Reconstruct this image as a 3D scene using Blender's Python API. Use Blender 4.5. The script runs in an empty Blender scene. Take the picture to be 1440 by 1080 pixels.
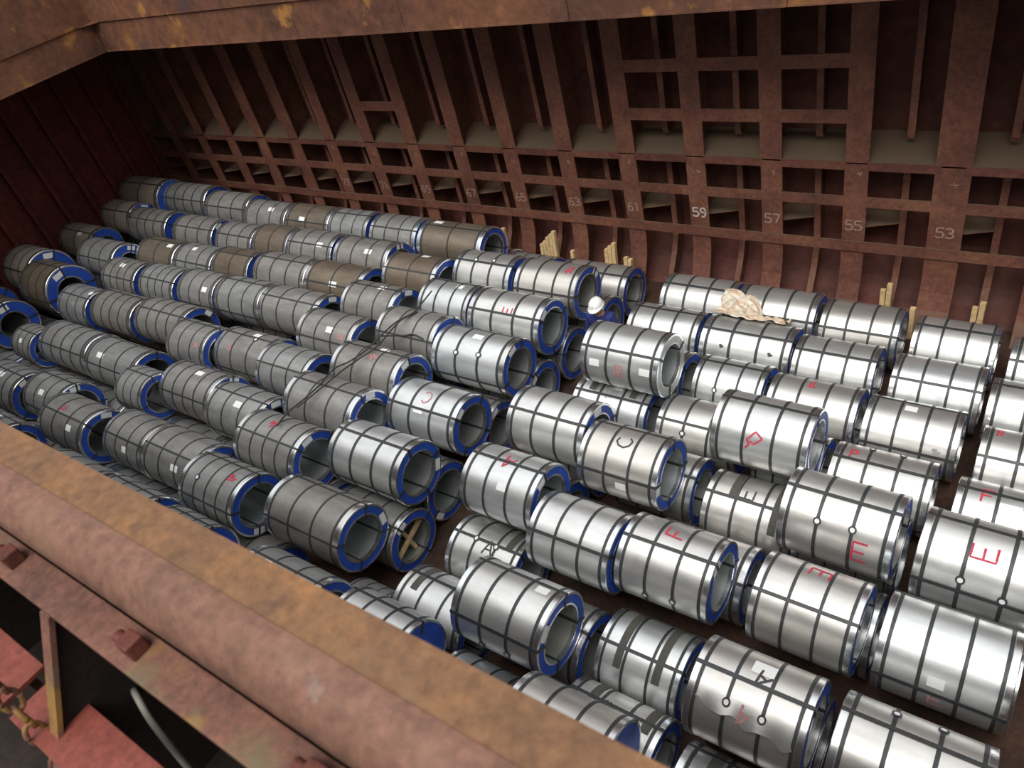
import bpy, bmesh, math, random
from math import sin, cos, pi, radians as rad
from mathutils import Vector, Matrix

scene = bpy.context.scene
COL = scene.collection

# ------------------------------------------------------------------ camera
cam_d = bpy.data.cameras.new('camera')
cam = bpy.data.objects.new('camera', cam_d)
COL.objects.link(cam)
cam_d.sensor_width = 36.0
cam_d.lens = 26.838
cam_d.clip_start = 0.05
cam_d.clip_end = 300
RX = Vector((0.81151017, 0.53839149, -0.22712518))
DY = Vector((0.20402519, -0.62528976, -0.75325058))
FZ = Vector((-0.54756275, 0.56493125, -0.61727443))
m = Matrix.Identity(4)
for i in range(3):
    m[i][0] = RX[i]; m[i][1] = -DY[i]; m[i][2] = -FZ[i]
m.translation = Vector((0, 0, 8.3))
cam.matrix_world = m
cam_d.dof.use_dof = True
cam_d.dof.focus_distance = 11.0
cam_d.dof.aperture_fstop = 3.4
scene.camera = cam

# ------------------------------------------------------------------ light: an overcast sky over the open hatch
world = bpy.data.worlds.new('overcast_sky')
scene.world = world
world.use_nodes = True
wn = world.node_tree.nodes; wl = world.node_tree.links
wn.clear()
w_out = wn.new('ShaderNodeOutputWorld')
w_bg = wn.new('ShaderNodeBackground')
w_tc = wn.new('ShaderNodeTexCoord')
w_sep = wn.new('ShaderNodeSeparateXYZ')
w_ramp = wn.new('ShaderNodeValToRGB')
_e = w_ramp.color_ramp.elements
_e.new(0.35); _e.new(0.7)
for _el, (_p, _v) in zip(_e, [(0.0, 0.10), (0.35, 0.30), (0.7, 0.70), (1.0, 1.05)]):
    _el.position = _p; _el.color = (_v*0.985, _v, _v*1.02, 1)
wl.new(w_tc.outputs['Generated'], w_sep.inputs[0])
wl.new(w_sep.outputs['Z'], w_ramp.inputs[0])
wl.new(w_ramp.outputs[0], w_bg.inputs['Color'])
w_bg.inputs['Strength'].default_value = 1.15
wl.new(w_bg.outputs[0], w_out.inputs['Surface'])

sun_d = bpy.data.lights.new('hazy_sun', 'SUN')
sun_d.energy = 1.9
sun_d.angle = rad(42)
sun_d.color = (1.0, 0.97, 0.92)
sun = bpy.data.objects.new('hazy_sun', sun_d)
sun.rotation_euler = (rad(30), rad(8), 0)
COL.objects.link(sun)

scene.view_settings.view_transform = 'Standard'
scene.view_settings.look = 'None'
scene.view_settings.gamma = 1.0
scene.view_settings.use_curve_mapping = False
scene.view_settings.exposure = 0.38
scene.render.film_transparent = False

random.seed(7)

# ------------------------------------------------------------------ materials
def new_mat(name):
    mt = bpy.data.materials.new(name); mt.use_nodes = True
    nt = mt.node_tree
    return mt, nt, nt.nodes['Principled BSDF']

def ramp(nt, stops):
    r = nt.nodes.new('ShaderNodeValToRGB')
    el = r.color_ramp.elements
    while len(el) < len(stops): el.new(0.5)
    for e, (p, c) in zip(el, stops):
        e.position = p; e.color = (c[0], c[1], c[2], 1)
    return r

def noise(nt, scale, detail=6, rough=0.6, coord='Object', stretch=None):
    tc = nt.nodes.new('ShaderNodeTexCoord')
    n = nt.nodes.new('ShaderNodeTexNoise')
    n.inputs['Scale'].default_value = scale
    n.inputs['Detail'].default_value = detail
    n.inputs['Roughness'].default_value = rough
    if coord == 'World':
        g = nt.nodes.new('ShaderNodeNewGeometry'); src = g.outputs['Position']
    else:
        src = tc.outputs[coord]
    if stretch:
        mp = nt.nodes.new('ShaderNodeMapping')
        mp.inputs['Scale'].default_value = stretch
        nt.links.new(src, mp.inputs[0]); src = mp.outputs[0]
    nt.links.new(src, n.inputs['Vector'])
    return n

def mixc(nt, fac, a, b, mode='MIX'):
    mx = nt.nodes.new('ShaderNodeMix'); mx.data_type = 'RGBA'; mx.blend_type = mode
    def put(sock, v):
        if hasattr(v, 'links') or hasattr(v, 'is_linked'): nt.links.new(v, sock)
        elif isinstance(v, (int, float)): sock.default_value = v
        else: sock.default_value = (v[0], v[1], v[2], 1)
    put(mx.inputs['Factor'], fac); put(mx.inputs['A'], a); put(mx.inputs['B'], b)
    return mx.outputs['Result']

def bump(nt, bsdf, src, strength, dist=0.02):
    b = nt.nodes.new('ShaderNodeBump')
    b.inputs['Strength'].default_value = strength
    b.inputs['Distance'].default_value = dist
    nt.links.new(src, b.inputs['Height'])
    nt.links.new(b.outputs[0], bsdf.inputs['Normal'])

def rust_mat(name, stops, scale=1.6, rough=0.75, bumps=0.4, dust=None, patches=None, spec=0.3):
    mt, nt, b = new_mat(name)
    n1 = noise(nt, scale, 8, 0.65, 'World')
    r1 = ramp(nt, stops)
    nt.links.new(n1.outputs['Fac'], r1.inputs[0])
    n2 = noise(nt, scale * 9, 6, 0.7, 'World')
    r2 = ramp(nt, [(0.3, (0.62, 0.62, 0.62)), (0.7, (1.25, 1.2, 1.15))])
    nt.links.new(n2.outputs['Fac'], r2.inputs[0])
    c = mixc(nt, 1.0, r1.outputs[0], r2.outputs[0], 'MULTIPLY')
    if patches:
        for sc, lo, hi, colr in patches:
            n3 = noise(nt, sc, 5, 0.6, 'World')
            r3 = ramp(nt, [(lo, (0, 0, 0)), (hi, (1, 1, 1))])
            nt.links.new(n3.outputs['Fac'], r3.inputs[0])
            c = mixc(nt, r3.outputs[0], c, colr)
    if dust:
        g = nt.nodes.new('ShaderNodeNewGeometry')
        s = nt.nodes.new('ShaderNodeSeparateXYZ')
        nt.links.new(g.outputs['Normal'], s.inputs[0])
        r4 = ramp(nt, [(0.45, (0, 0, 0)), (0.8, (0.85, 0.85, 0.85))])
        nt.links.new(s.outputs['Z'], r4.inputs[0])
        c = mixc(nt, r4.outputs[0], c, dust)
    nt.links.new(c, b.inputs['Base Color'])
    b.inputs['Roughness'].default_value = rough
    b.inputs['Specular IOR Level'].default_value = spec
    bump(nt, b, n2.outputs['Fac'], bumps, 0.01)
    return mt

M = {}
M['hull'] = rust_mat('red_oxide_hull_paint', [(0.3, (0.09, 0.036, 0.029)), (0.5, (0.15, 0.055, 0.042)), (0.7, (0.2, 0.09, 0.055))], 1.1, 0.72, 0.35, dust=(0.135, 0.10, 0.065))
M['shell'] = rust_mat('deep_red_shell_paint', [(0.3, (0.075, 0.03, 0.023)), (0.55, (0.12, 0.042, 0.032)), (0.75, (0.18, 0.046, 0.038))], 0.5, 0.7, 0.25)
M['frame'] = rust_mat('rusty_frame_paint', [(0.3, (0.115, 0.05, 0.036)), (0.5, (0.18, 0.072, 0.05)), (0.7, (0.24, 0.112, 0.065))], 1.4, 0.7, 0.4, dust=(0.135, 0.10, 0.065))
M['coaming'] = rust_mat('rusted_coaming_paint', [(0.3, (0.10, 0.05, 0.037)), (0.48, (0.185, 0.083, 0.052)), (0.62, (0.225, 0.10, 0.057)), (0.78, (0.33, 0.155, 0.055))], 0.7, 0.68, 0.5,
                        patches=[(0.55, 0.60, 0.72, (0.38, 0.17, 0.05)), (1.5, 0.60, 0.70, (0.42, 0.20, 0.06)), (0.8, 0.62, 0.74, (0.085, 0.06, 0.07))])
M['coam_top'] = rust_mat('orange_rust_top', [(0.3, (0.12, 0.07, 0.04)), (0.5, (0.20, 0.105, 0.055)), (0.72, (0.29, 0.145, 0.06))], 3.0, 0.75, 0.6,
                         patches=[(4.0, 0.58, 0.74, (0.19, 0.115, 0.065)), (9.0, 0.6, 0.75, (0.10, 0.055, 0.04))])
M['coam_pink'] = rust_mat('worn_pink_primer', [(0.3, (0.14, 0.078, 0.056)), (0.5, (0.20, 0.103, 0.074)), (0.7, (0.25, 0.13, 0.097))], 3.0, 0.6, 0.3,
                          patches=[(5.0, 0.62, 0.78, (0.32, 0.25, 0.21)), (3.0, 0.55, 0.75, (0.20, 0.115, 0.07))])
M['coam_ledge'] = rust_mat('stained_ledge_paint', [(0.3, (0.12, 0.06, 0.045)), (0.5, (0.20, 0.095, 0.07)), (0.7, (0.27, 0.125, 0.09))], 4.0, 0.65, 0.4,
                           patches=[(3.2, 0.57, 0.66, (0.30, 0.17, 0.05)), (2.6, 0.58, 0.68, (0.17, 0.13, 0.075))])
M['tar'] = rust_mat('trench_shade_steel', [(0.3, (0.012, 0.009, 0.008)), (0.7, (0.03, 0.02, 0.016))], 4.0, 0.8, 0.3)  # steel coloured near black to stand in for shade under the coaming
M['cleat'] = rust_mat('dark_red_cleat', [(0.3, (0.10, 0.035, 0.028)), (0.7, (0.2, 0.06, 0.045))], 8.0, 0.7, 0.3)
M['deck_red'] = rust_mat('red_deck_paint', [(0.3, (0.19, 0.05, 0.038)), (0.6, (0.235, 0.062, 0.046)), (0.8, (0.27, 0.085, 0.058))], 3.0, 0.55, 0.15)
M['dark_steel'] = rust_mat('dark_rusty_steel', [(0.3, (0.045, 0.026, 0.02)), (0.6, (0.10, 0.05, 0.035)), (0.8, (0.2, 0.09, 0.05))], 4.0, 0.7, 0.4)
M['floor'] = rust_mat('hold_floor_rust', [(0.3, (0.03, 0.019, 0.014)), (0.55, (0.07, 0.038, 0.026)), (0.8, (0.12, 0.066, 0.042))], 1.2, 0.85, 0.5)

M['bulkhead'] = rust_mat('red_bulkhead_paint', [(0.3, (0.12, 0.034, 0.028)), (0.55, (0.20, 0.046, 0.038)), (0.75, (0.26, 0.06, 0.048))], 0.6, 0.7, 0.25)
def metal_mat(name, tint, rough_lo, rough_hi, metallic=0.95, dirt=0.15, dirt_col=(0.3, 0.24, 0.2), cloud=0.08, bmp=0.16):
    mt, nt, b = new_mat(name)
    oi = nt.nodes.new('ShaderNodeObjectInfo')
    ns = noise(nt, 1.0, 6, 0.6, 'World', (2.0, 7.0, 7.0))
    rs = ramp(nt, [(0.25, [v * (1 - cloud) for v in tint]), (0.75, [min(1, v * (1 + cloud * 0.8)) for v in tint])])
    nt.links.new(ns.outputs['Fac'], rs.inputs[0])
    nf = noise(nt, 4.5, 8, 0.72, 'World')
    rd = ramp(nt, [(0.42, (0, 0, 0)), (0.8, (dirt * 2.4, dirt * 2.4, dirt * 2.4))])
    nt.links.new(nf.outputs['Fac'], rd.inputs[0])
    c = mixc(nt, rd.outputs[0], rs.outputs[0], dirt_col)
    rv = ramp(nt, [(0.0, (0.90, 0.86, 0.81)), (0.5, (0.98, 0.98, 0.97)), (1.0, (1.03, 1.07, 1.09))])
    nt.links.new(oi.outputs['Random'], rv.inputs[0])
    c = mixc(nt, 1.0, c, rv.outputs[0], 'MULTIPLY')
    nt.links.new(c, b.inputs['Base Color'])
    b.inputs['Metallic'].default_value = metallic
    mr = nt.nodes.new('ShaderNodeMapRange')
    mr.inputs['From Min'].default_value = 0.3; mr.inputs['From Max'].default_value = 0.7
    mr.inputs['To Min'].default_value = rough_lo; mr.inputs['To Max'].default_value = rough_hi
    nt.links.new(nf.outputs['Fac'], mr.inputs['Value'])
    nt.links.new(mr.outputs[0], b.inputs['Roughness'])
    nb = noise(nt, 2.4, 3, 0.5, 'World', (1.0, 1.6, 1.6))
    if bmp: bump(nt, b, nb.outputs['Fac'], bmp, 0.02)
    return mt

M['zinc'] = metal_mat('bright_galvanised_sheet', (0.74, 0.74, 0.73), 0.33, 0.45, 0.8, 0.06, (0.42, 0.39, 0.36), cloud=0.16)
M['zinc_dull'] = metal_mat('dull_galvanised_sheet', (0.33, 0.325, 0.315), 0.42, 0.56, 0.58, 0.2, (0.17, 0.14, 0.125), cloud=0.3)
M['zinc_brown'] = metal_mat('dusty_brown_galvanised_sheet', (0.235, 0.19, 0.145), 0.36, 0.5, 0.55, 0.25, (0.13, 0.10, 0.075), cloud=0.3)
M['zinc_dusty_lit'] = metal_mat('dusty_galvanised_sheet_lit', (0.33, 0.28, 0.23), 0.5, 0.62, 0.25, 0.2, (0.24, 0.19, 0.15), cloud=0.25)  # dusty brown sheet, colour lightened to offset the deck's shade on these coils
M['chrome'] = metal_mat('bright_edge_steel', (0.80, 0.81, 0.82), 0.25, 0.3, 0.95, 0.0, cloud=0.0, bmp=0.0)
M['bore'] = metal_mat('bore_sheet', (0.50, 0.52, 0.51), 0.4, 0.5, 0.7, 0.08)

def plain(name, col, rough=0.6, var=0.15, metallic=0.0, sc=14):
    mt, nt, b = new_mat(name)
    n = noise(nt, sc, 4, 0.6, 'World')
    r = ramp(nt, [(0.3, [v * (1 - var) for v in col]), (0.7, [min(1, v * (1 + var)) for v in col])])
    nt.links.new(n.outputs['Fac'], r.inputs[0])
    nt.links.new(r.outputs[0], b.inputs['Base Color'])
    b.inputs['Roughness'].default_value = rough
    b.inputs['Metallic'].default_value = metallic
    return mt

M['blue'] = plain('blue_end_board', (0.018, 0.07, 0.40), 0.5, 0.2, sc=5)
M['band'] = plain('dark_steel_band', (0.035, 0.037, 0.038), 0.45, 0.25)
M['paper'] = plain('white_paper_label', (0.78, 0.79, 0.78), 0.6, 0.06, sc=60)
M['paper_dirty'] = plain('greyed_paper_label', (0.6, 0.6, 0.57), 0.6, 0.1, sc=40)
M['red_paint'] = plain('red_marker_paint', (0.50, 0.035, 0.07), 0.6, 0.3, sc=30)
M['faint_red'] = plain('faded_red_marker', (0.42, 0.2, 0.2), 0.6, 0.3, sc=30)
M['black_paint'] = plain('black_marker_paint', (0.05, 0.045, 0.05), 0.6, 0.3, sc=30)
M['grey_paint'] = plain('faded_grey_marker', (0.30, 0.29, 0.28), 0.6, 0.2, sc=30)
M['white_paint'] = plain('chalky_white_paint', (0.55, 0.47, 0.40), 0.7, 0.25, sc=20)
M['faded_paint'] = plain('worn_white_paint', (0.36, 0.24, 0.19), 0.7, 0.35, sc=25)
M['sling'] = plain('olive_protective_strip', (0.075, 0.07, 0.06), 0.75, 0.2, sc=25)
M['timber'] = plain('pale_softwood', (0.62, 0.44, 0.22), 0.7, 0.25, sc=12)
M['helmet'] = plain('white_helmet_plastic', (0.88, 0.88, 0.86), 0.3, 0.02)
M['skin'] = plain('skin', (0.56, 0.29, 0.18), 0.5, 0.08)
M['hair'] = plain('black_hair', (0.015, 0.012, 0.01), 0.5, 0.2)
M['coverall'] = plain('blue_coverall_cloth', (0.02, 0.03, 0.16), 0.85, 0.25, sc=8)
M['boot'] = plain('black_boot_leather', (0.02, 0.018, 0.016), 0.5, 0.2)
M['eye'] = plain('dark_eye', (0.02, 0.015, 0.012), 0.2, 0.1)
M['cable'] = plain('dark_wire_rope', (0.03, 0.03, 0.028), 0.6, 0.3)
M['cable_grey'] = plain('grey_hose_rubber', (0.25, 0.23, 0.2), 0.6, 0.2)
M['cord'] = plain('yellowed_strap', (0.30, 0.26, 0.07), 0.6, 0.2)

def tarp_mat():
    mt, nt, b = new_mat('crumpled_plastic_sheet')
    n = noise(nt, 7, 5, 0.6, 'World', (1, 2.4, 1))
    r = ramp(nt, [(0.35, (0.52, 0.32, 0.22)), (0.5, (0.62, 0.52, 0.38)), (0.62, (0.72, 0.68, 0.58))])
    nt.links.new(n.outputs['Fac'], r.inputs[0])
    nt.links.new(r.outputs[0], b.inputs['Base Color'])
    b.inputs['Roughness'].default_value = 0.45
    return mt
M['tarp'] = tarp_mat()

# ------------------------------------------------------------------ helpers
def link(name, me, mat=None, parent=None, loc=(0, 0, 0), rot=(0, 0, 0)):
    o = bpy.data.objects.new(name, me)
    if mat is not None:
        if len(me.materials) == 0: me.materials.append(mat)
        elif me.materials[0] is not mat:
            o.material_slots[0].link = 'OBJECT'; o.material_slots[0].material = mat
    o.parent = parent; o.location = loc; o.rotation_euler = rot
    COL.objects.link(o)
    return o

def tag(o, label=None, cat=None, group=None, kind=None):
    if label: o['label'] = label
    if cat: o['category'] = cat
    if group: o['group'] = group
    if kind: o['kind'] = kind
    return o

def empty(name, loc=(0, 0, 0), rot=(0, 0, 0), scale=(1, 1, 1)):
    o = bpy.data.objects.new(name, None)
    o.location = loc; o.rotation_euler = rot; o.scale = scale
    o.empty_display_size = 0.1
    COL.objects.link(o)
    return o

class MB:
    def __init__(s): s.v = []; s.f = []
    def quad(s, a, b, c, d):
        i = len(s.v); s.v += [tuple(a), tuple(b), tuple(c), tuple(d)]; s.f.append((i, i+1, i+2, i+3))
    def box(s, x0, y0, z0, x1, y1, z1):
        i = len(s.v)
        s.v += [(x0,y0,z0),(x1,y0,z0),(x1,y1,z0),(x0,y1,z0),(x0,y0,z1),(x1,y0,z1),(x1,y1,z1),(x0,y1,z1)]
        for f in ((0,3,2,1),(4,5,6,7),(0,1,5,4),(1,2,6,5),(2,3,7,6),(3,0,4,7)):
            s.f.append(tuple(i+k for k in f))
        return s
    def prism_x(s, prof, x0, x1):        # closed (y,z) outline pushed along X
        i = len(s.v); n = len(prof)
        s.v += [(x0, p[0], p[1]) for p in prof] + [(x1, p[0], p[1]) for p in prof]
        for k in range(n):
            l = (k+1) % n
            s.f.append((i+k, i+n+k, i+n+l, i+l))
        s.f.append(tuple(i+k for k in range(n))); s.f.append(tuple(i+n+k for k in reversed(range(n))))
        return s
    def prism_z(s, prof, z0, z1):
        i = len(s.v); n = len(prof)
        s.v += [(p[0], p[1], z0) for p in prof] + [(p[0], p[1], z1) for p in prof]
        for k in range(n):
            l = (k+1) % n
            s.f.append((i+k, i+l, i+n+l, i+n+k))
        s.f.append(tuple(i+k for k in reversed(range(n)))); s.f.append(tuple(i+n+k for k in range(n)))
        return s
    def mesh(s, name, smooth=False, bevel=0):
        me = bpy.data.meshes.new(name)
        me.from_pydata(s.v, [], s.f)
        bm = bmesh.new(); bm.from_mesh(me)
        bmesh.ops.remove_doubles(bm, verts=bm.verts, dist=1e-5)
        bmesh.ops.recalc_face_normals(bm, faces=bm.faces)
        if bevel:
            bmesh.ops.bevel(bm, geom=list(bm.edges), offset=bevel, segments=2, profile=0.6, affect='EDGES', clamp_overlap=True)
        bm.to_mesh(me); bm.free()
        for p in me.polygons: p.use_smooth = smooth
        return me

def lathe_x(prof, seg=64, closed=False, smooth=True, name='lathe', arc=None):
    """profile of (x, r) turned about the X axis"""
    me = bpy.data.meshes.new(name)
    v = []; f = []; n = len(prof)
    a0, a1 = (0, 2*pi) if arc is None else arc
    full = arc is None
    cnt = seg if full else seg + 1
    for k in range(cnt):
        a = a0 + (a1 - a0) * k / seg
        for (x, r) in prof: v.append((x, r*sin(a), r*cos(a)))
    lim = n if closed else n - 1
    for k in range(seg):
        kk = (k+1) % cnt
        for j in range(lim):
            l = (j+1) % n
            f.append((k*n+j, k*n+l, kk*n+l, kk*n+j))
    me.from_pydata(v, [], f)
    bm = bmesh.new(); bm.from_mesh(me)
    bmesh.ops.recalc_face_normals(bm, faces=bm.faces)
    bm.to_mesh(me); bm.free()
    if smooth:
        for p in me.polygons: p.use_smooth = True
        me.set_sharp_from_angle(angle=rad(40))
    return me

def tube(name, pts, r, mat, parent=None, seg=8):
    """a round bar through the points, one mesh"""
    P = [Vector(p) for p in pts]
    v = []; f = []
    up = Vector((0, 0, 1))
    for i, p in enumerate(P):
        t = (P[min(i+1, len(P)-1)] - P[max(i-1, 0)]).normalized()
        a = t.cross(up)
        if a.length < 1e-3: a = t.cross(Vector((0, 1, 0)))
        a.normalize(); b = t.cross(a)
        for k in range(seg):
            q = p + r*(cos(2*pi*k/seg)*a + sin(2*pi*k/seg)*b)
            v.append(tuple(q))
    for i in range(len(P)-1):
        for k in range(seg):
            l = (k+1) % seg
            f.append((i*seg+k, i*seg+l, (i+1)*seg+l, (i+1)*seg+k))
    f.append(tuple(range(seg))); f.append(tuple((len(P)-1)*seg+k for k in range(seg)))
    me = bpy.data.meshes.new(name); me.from_pydata(v, [], f)
    bm = bmesh.new(); bm.from_mesh(me); bmesh.ops.recalc_face_normals(bm, faces=bm.faces); bm.to_mesh(me); bm.free()
    for p in me.polygons: p.use_smooth = True
    return link(name, me, mat, parent)

def smooth_path(pts, n=8):
    P = [Vector(p) for p in pts]; out = []
    for i in range(len(P)-1):
        p0 = P[max(i-1, 0)]; p1 = P[i]; p2 = P[i+1]; p3 = P[min(i+2, len(P)-1)]
        for k in range(n):
            t = k/n
            out.append(0.5*((2*p1)+(-p0+p2)*t+(2*p0-5*p1+4*p2-p3)*t*t+(-p0+3*p1-3*p2+p3)*t**3))
    out.append(P[-1]); return out

# ------------------------------------------------------------------ the setting: hull side, bulkhead, decks, coamings
WX0, WX1 = -22.2, 7.5
YF, YS = 11.2, 11.85            # flange plane of the web frames, shell plate
DECK = 5.6                     # underside of the deck
FR = 1.277
FX = [-5.27 + FR*k for k in range(-13, 11)]

mb = MB(); mb.box(WX0, -2.6, -0.06, WX1, 12.0, 0.0)
floor = tag(link('floor', mb.mesh('floor'), M['floor']), 'rusty steel floor of the cargo hold under the coils', kind='structure')

shell_prof = [(YS, DECK+0.1), (YS, 1.0), (YS-0.06, 0.7), (YS-0.2, 0.4), (YS-0.42, 0.15), (YS-0.7, 0.0),
              (YS+0.1, 0.0), (YS+0.1, DECK+0.1)]
mb = MB(); mb.prism_x(shell_prof, WX0, WX1)
wall_back = tag(link('wall_back', mb.mesh('wall_back'), M['shell']), 'dark red ribbed steel side of the ship hold', kind='structure')

# web frames: a wide flange curving in at the foot, with the web plate behind it
fl = [(YF, DECK), (YF, 1.0), (YF-0.02, 0.8), (YF-0.08, 0.55), (YF-0.2, 0.3), (YF-0.36, 0.1), (YF-0.46, 0.0)]
def frame_mesh(w):
    m_ = MB()
    for i in range(len(fl)-1):
        (y0, z0), (y1, z1) = fl[i], fl[i+1]
        m_.prism_x([(y0, z0), (y1, z1), (y1+0.03, z1), (y0+0.03, z0)], -w/2, w/2)
    m_.prism_x([(y+0.028, z) for y, z in fl] + [(YS-0.6, 0.0), (YS-0.38, 0.17), (YS-0.05, 0.7), (YS+0.01, 1.0), (YS+0.01, DECK)], -0.015, 0.015)
    return m_.mesh('web_frame')
fm = frame_mesh(0.34); fm_wide = frame_mesh(0.46)

STROKES = {
 '0': [[(.2,0),(.0,.3),(.0,.7),(.2,1),(.5,1),(.7,.7),(.7,.3),(.5,0),(.2,0)]],
 '1': [[(.1,.8),(.35,1),(.35,0)]],
 '3': [[(0,.9),(.3,1),(.6,.85),(.55,.6),(.25,.52),(.6,.42),(.65,.15),(.35,0),(0,.1)]],
 '5': [[(.65,1),(.1,1),(.05,.55),(.45,.6),(.7,.35),(.55,.05),(.2,0),(0,.12)]],
 '7': [[(0,1),(.7,1),(.3,0)]],
 '9': [[(.65,.7),(.5,.5),(.2,.5),(.05,.75),(.2,1),(.5,1),(.65,.75),(.62,.3),(.45,0),(.15,0)]],
 '6': [[(.6,.95),(.3,.95),(.08,.6),(.03,.25),(.2,0),(.5,0),(.65,.25),(.5,.5),(.2,.5),(.05,.3)]],
 'A': [[(0,0),(.35,1),(.75,0)],[(.12,.36),(.62,.36)]],
 'C': [[(.7,.85),(.45,1),(.15,.85),(0,.5),(.15,.15),(.45,0),(.72,.18)]],
 'D': [[(-.1,.0),(.1,.25),(-.05,.5),(.35,1.0),(.75,.7),(.35,.3),(.1,.45)]],
 'E': [[(.65,1),(0,1),(0,0),(.68,0)],[(0,.5),(.55,.5)]],
 'F': [[(.65,1),(0,1),(0,0)],[(0,.52),(.5,.52)]],
 'L': [[(0,1),(0,0),(.7,0)],[(.0,.55),(.2,.6)]],
 'P': [[(0,0),(0,1),(.5,.95),(.6,.7),(.4,.5),(0,.5)]],
 'T': [[(0,1),(.8,1)],[(.35,1),(.35,.2)],[(.65,.95),(.6,.3)]],
 'B': [[(0,0),(0,1),(.6,1),(.6,0),(0,0)],[(0,.5),(.6,.5)],[(.3,1),(.3,.1)]],
 '~': [[(0,.5),(.2,.8),(.25,.35),(.45,.75),(.55,.35),(.95,.5)],[(.1,.2),(.8,.3)]],
 'X': [[(0,0),(.7,1)],[(0,1),(.7,0)]],
}
def stroke_mesh(ch, size, width, mapf, rot=0):
    """brush strokes of one sign as a thin ribbon laid on a surface by mapf(u, v)"""
    v = []; f = []
    cr, sr = cos(rad(rot)), sin(rad(rot))
    for line in STROKES[ch]:
        pts = []
        for i in range(len(line)-1):
            for k in range(5):
                t = k/5; pts.append((line[i][0]*(1-t)+line[i+1][0]*t, line[i][1]*(1-t)+line[i+1][1]*t))
        pts.append(line[-1])
        pts = [((p[0]-.35)*size, (p[1]-.5)*size) for p in pts]
        base = len(v)
        for i, p in enumerate(pts):
            a = pts[max(i-1, 0)]; b = pts[min(i+1, len(pts)-1)]
            tx, ty = b[0]-a[0], b[1]-a[1]; L = math.hypot(tx, ty) or 1
            nx, ny = -ty/L*width/2, tx/L*width/2
            for s in (1, -1):
                x, y = p[0]+s*nx, p[1]+s*ny
                v.append(mapf(x*cr-y*sr, x*sr+y*cr))
        for i in range(len(pts)-1):
            f.append((base+2*i, base+2*i+1, base+2*i+3, base+2*i+2))
    me = bpy.data.meshes.new('painted_mark'); me.from_pydata(v, [], f)
    return me

NUM = {0: '59', 1: '57', 2: '55', 3: '53', 4: '51', -1: '61', -2: '63', -3: '65', -4: '67', -5: '69', -6: '71', -7: '73'}
for k, x in zip(range(-13, 11), FX):
    if x < WX0+0.3 or x > WX1-0.3: continue
    wide = k in (3,)
    fo = link('web_frame', fm_wide if wide else fm, M['frame'], wall_back, (x, 0, 0))
    if k in NUM:
        for j, ch in enumerate(NUM[k]):
            me = stroke_mesh(ch, 0.165, 0.03 if k == 0 else 0.022, lambda u, w: (u, YF-0.003, w))
            link('painted_number', me, M['white_paint' if k == 0 else 'faded_paint'], fo, (-0.066+0.132*j, 0, 1.57))
    # small inspection marks chalked on the frame
    if -7 <= k <= 5:
        me = stroke_mesh('X' if k % 2 else '~', 0.09, 0.009, lambda u, w: (u, YF-0.003, w), 20*k)
        link('chalk_mark', me, M['faded_paint'], fo, (0.04, 0, 2.35+0.05*(k % 3)))

# intermediate stiffeners: upper piece stopping on the shelf, lower piece flaring to a knee
us = MB(); us.prism_x([(11.5, DECK), (11.5, 2.93), (11.53, 2.86), (11.53, DECK)], -0.05, 0.05); us.prism_x([(11.52, DECK), (11.52, 2.88), (YS, 2.82), (YS, DECK)], -0.01, 0.01)
us = us.mesh('stiffener')
ls_p = [(11.5, 2.5), (11.5, 0.95), (11.35, 0.6), (11.15, 0.3), (10.98, 0.0)]
ls = MB()
for i in range(len(ls_p)-1):
    (y0, z0), (y1, z1) = ls_p[i], ls_p[i+1]
    ls.prism_x([(y0, z0), (y1, z1), (y1+0.03, z1), (y0+0.03, z0)], -0.05, 0.05)
ls.prism_x([(y+0.02, z) for y, z in ls_p] + [(YS-0.6, 0.0), (YS-0.38, 0.17), (YS-0.05, 0.7), (YS, 1.0), (YS, 2.5)], -0.01, 0.01)
ls = ls.mesh('stiffener')
wedge = MB(); wedge.prism_z([(0.02, 11.23), (0.60, 11.47), (0.60, YS), (0.02, YS)], 1.5, 1.515); wedge = wedge.mesh('bracket_plate')
shelf = MB()
shelf.prism_x([(YF, 2.62), (YS, 2.84), (YS, 2.82), (YF, 2.60)], 0.0, FR)
shelf.prism_x([(YF-0.005, 2.63), (YF+0.02, 2.63), (YF+0.02, 2.50), (YF-0.005, 2.50)], 0.15, FR-0.15)
shelf = shelf.mesh('shelf_plate')
st_up = MB(); st_up.box(0.15, YF+0.005, 1.89, FR-0.15, YF+0.03, 2.06); st_up = st_up.mesh('stringer')
st_lo = MB(); st_lo.box(-0.005, YF-0.03, 1.12, FR-0.005, YF-0.005, 1.30); st_lo = st_lo.mesh('stringer')
inter = MB(); inter.box(0.14, YF+0.002, 0, FR-0.14, YF+0.03, 0.2); inter = inter.mesh('cross_bar')
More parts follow.
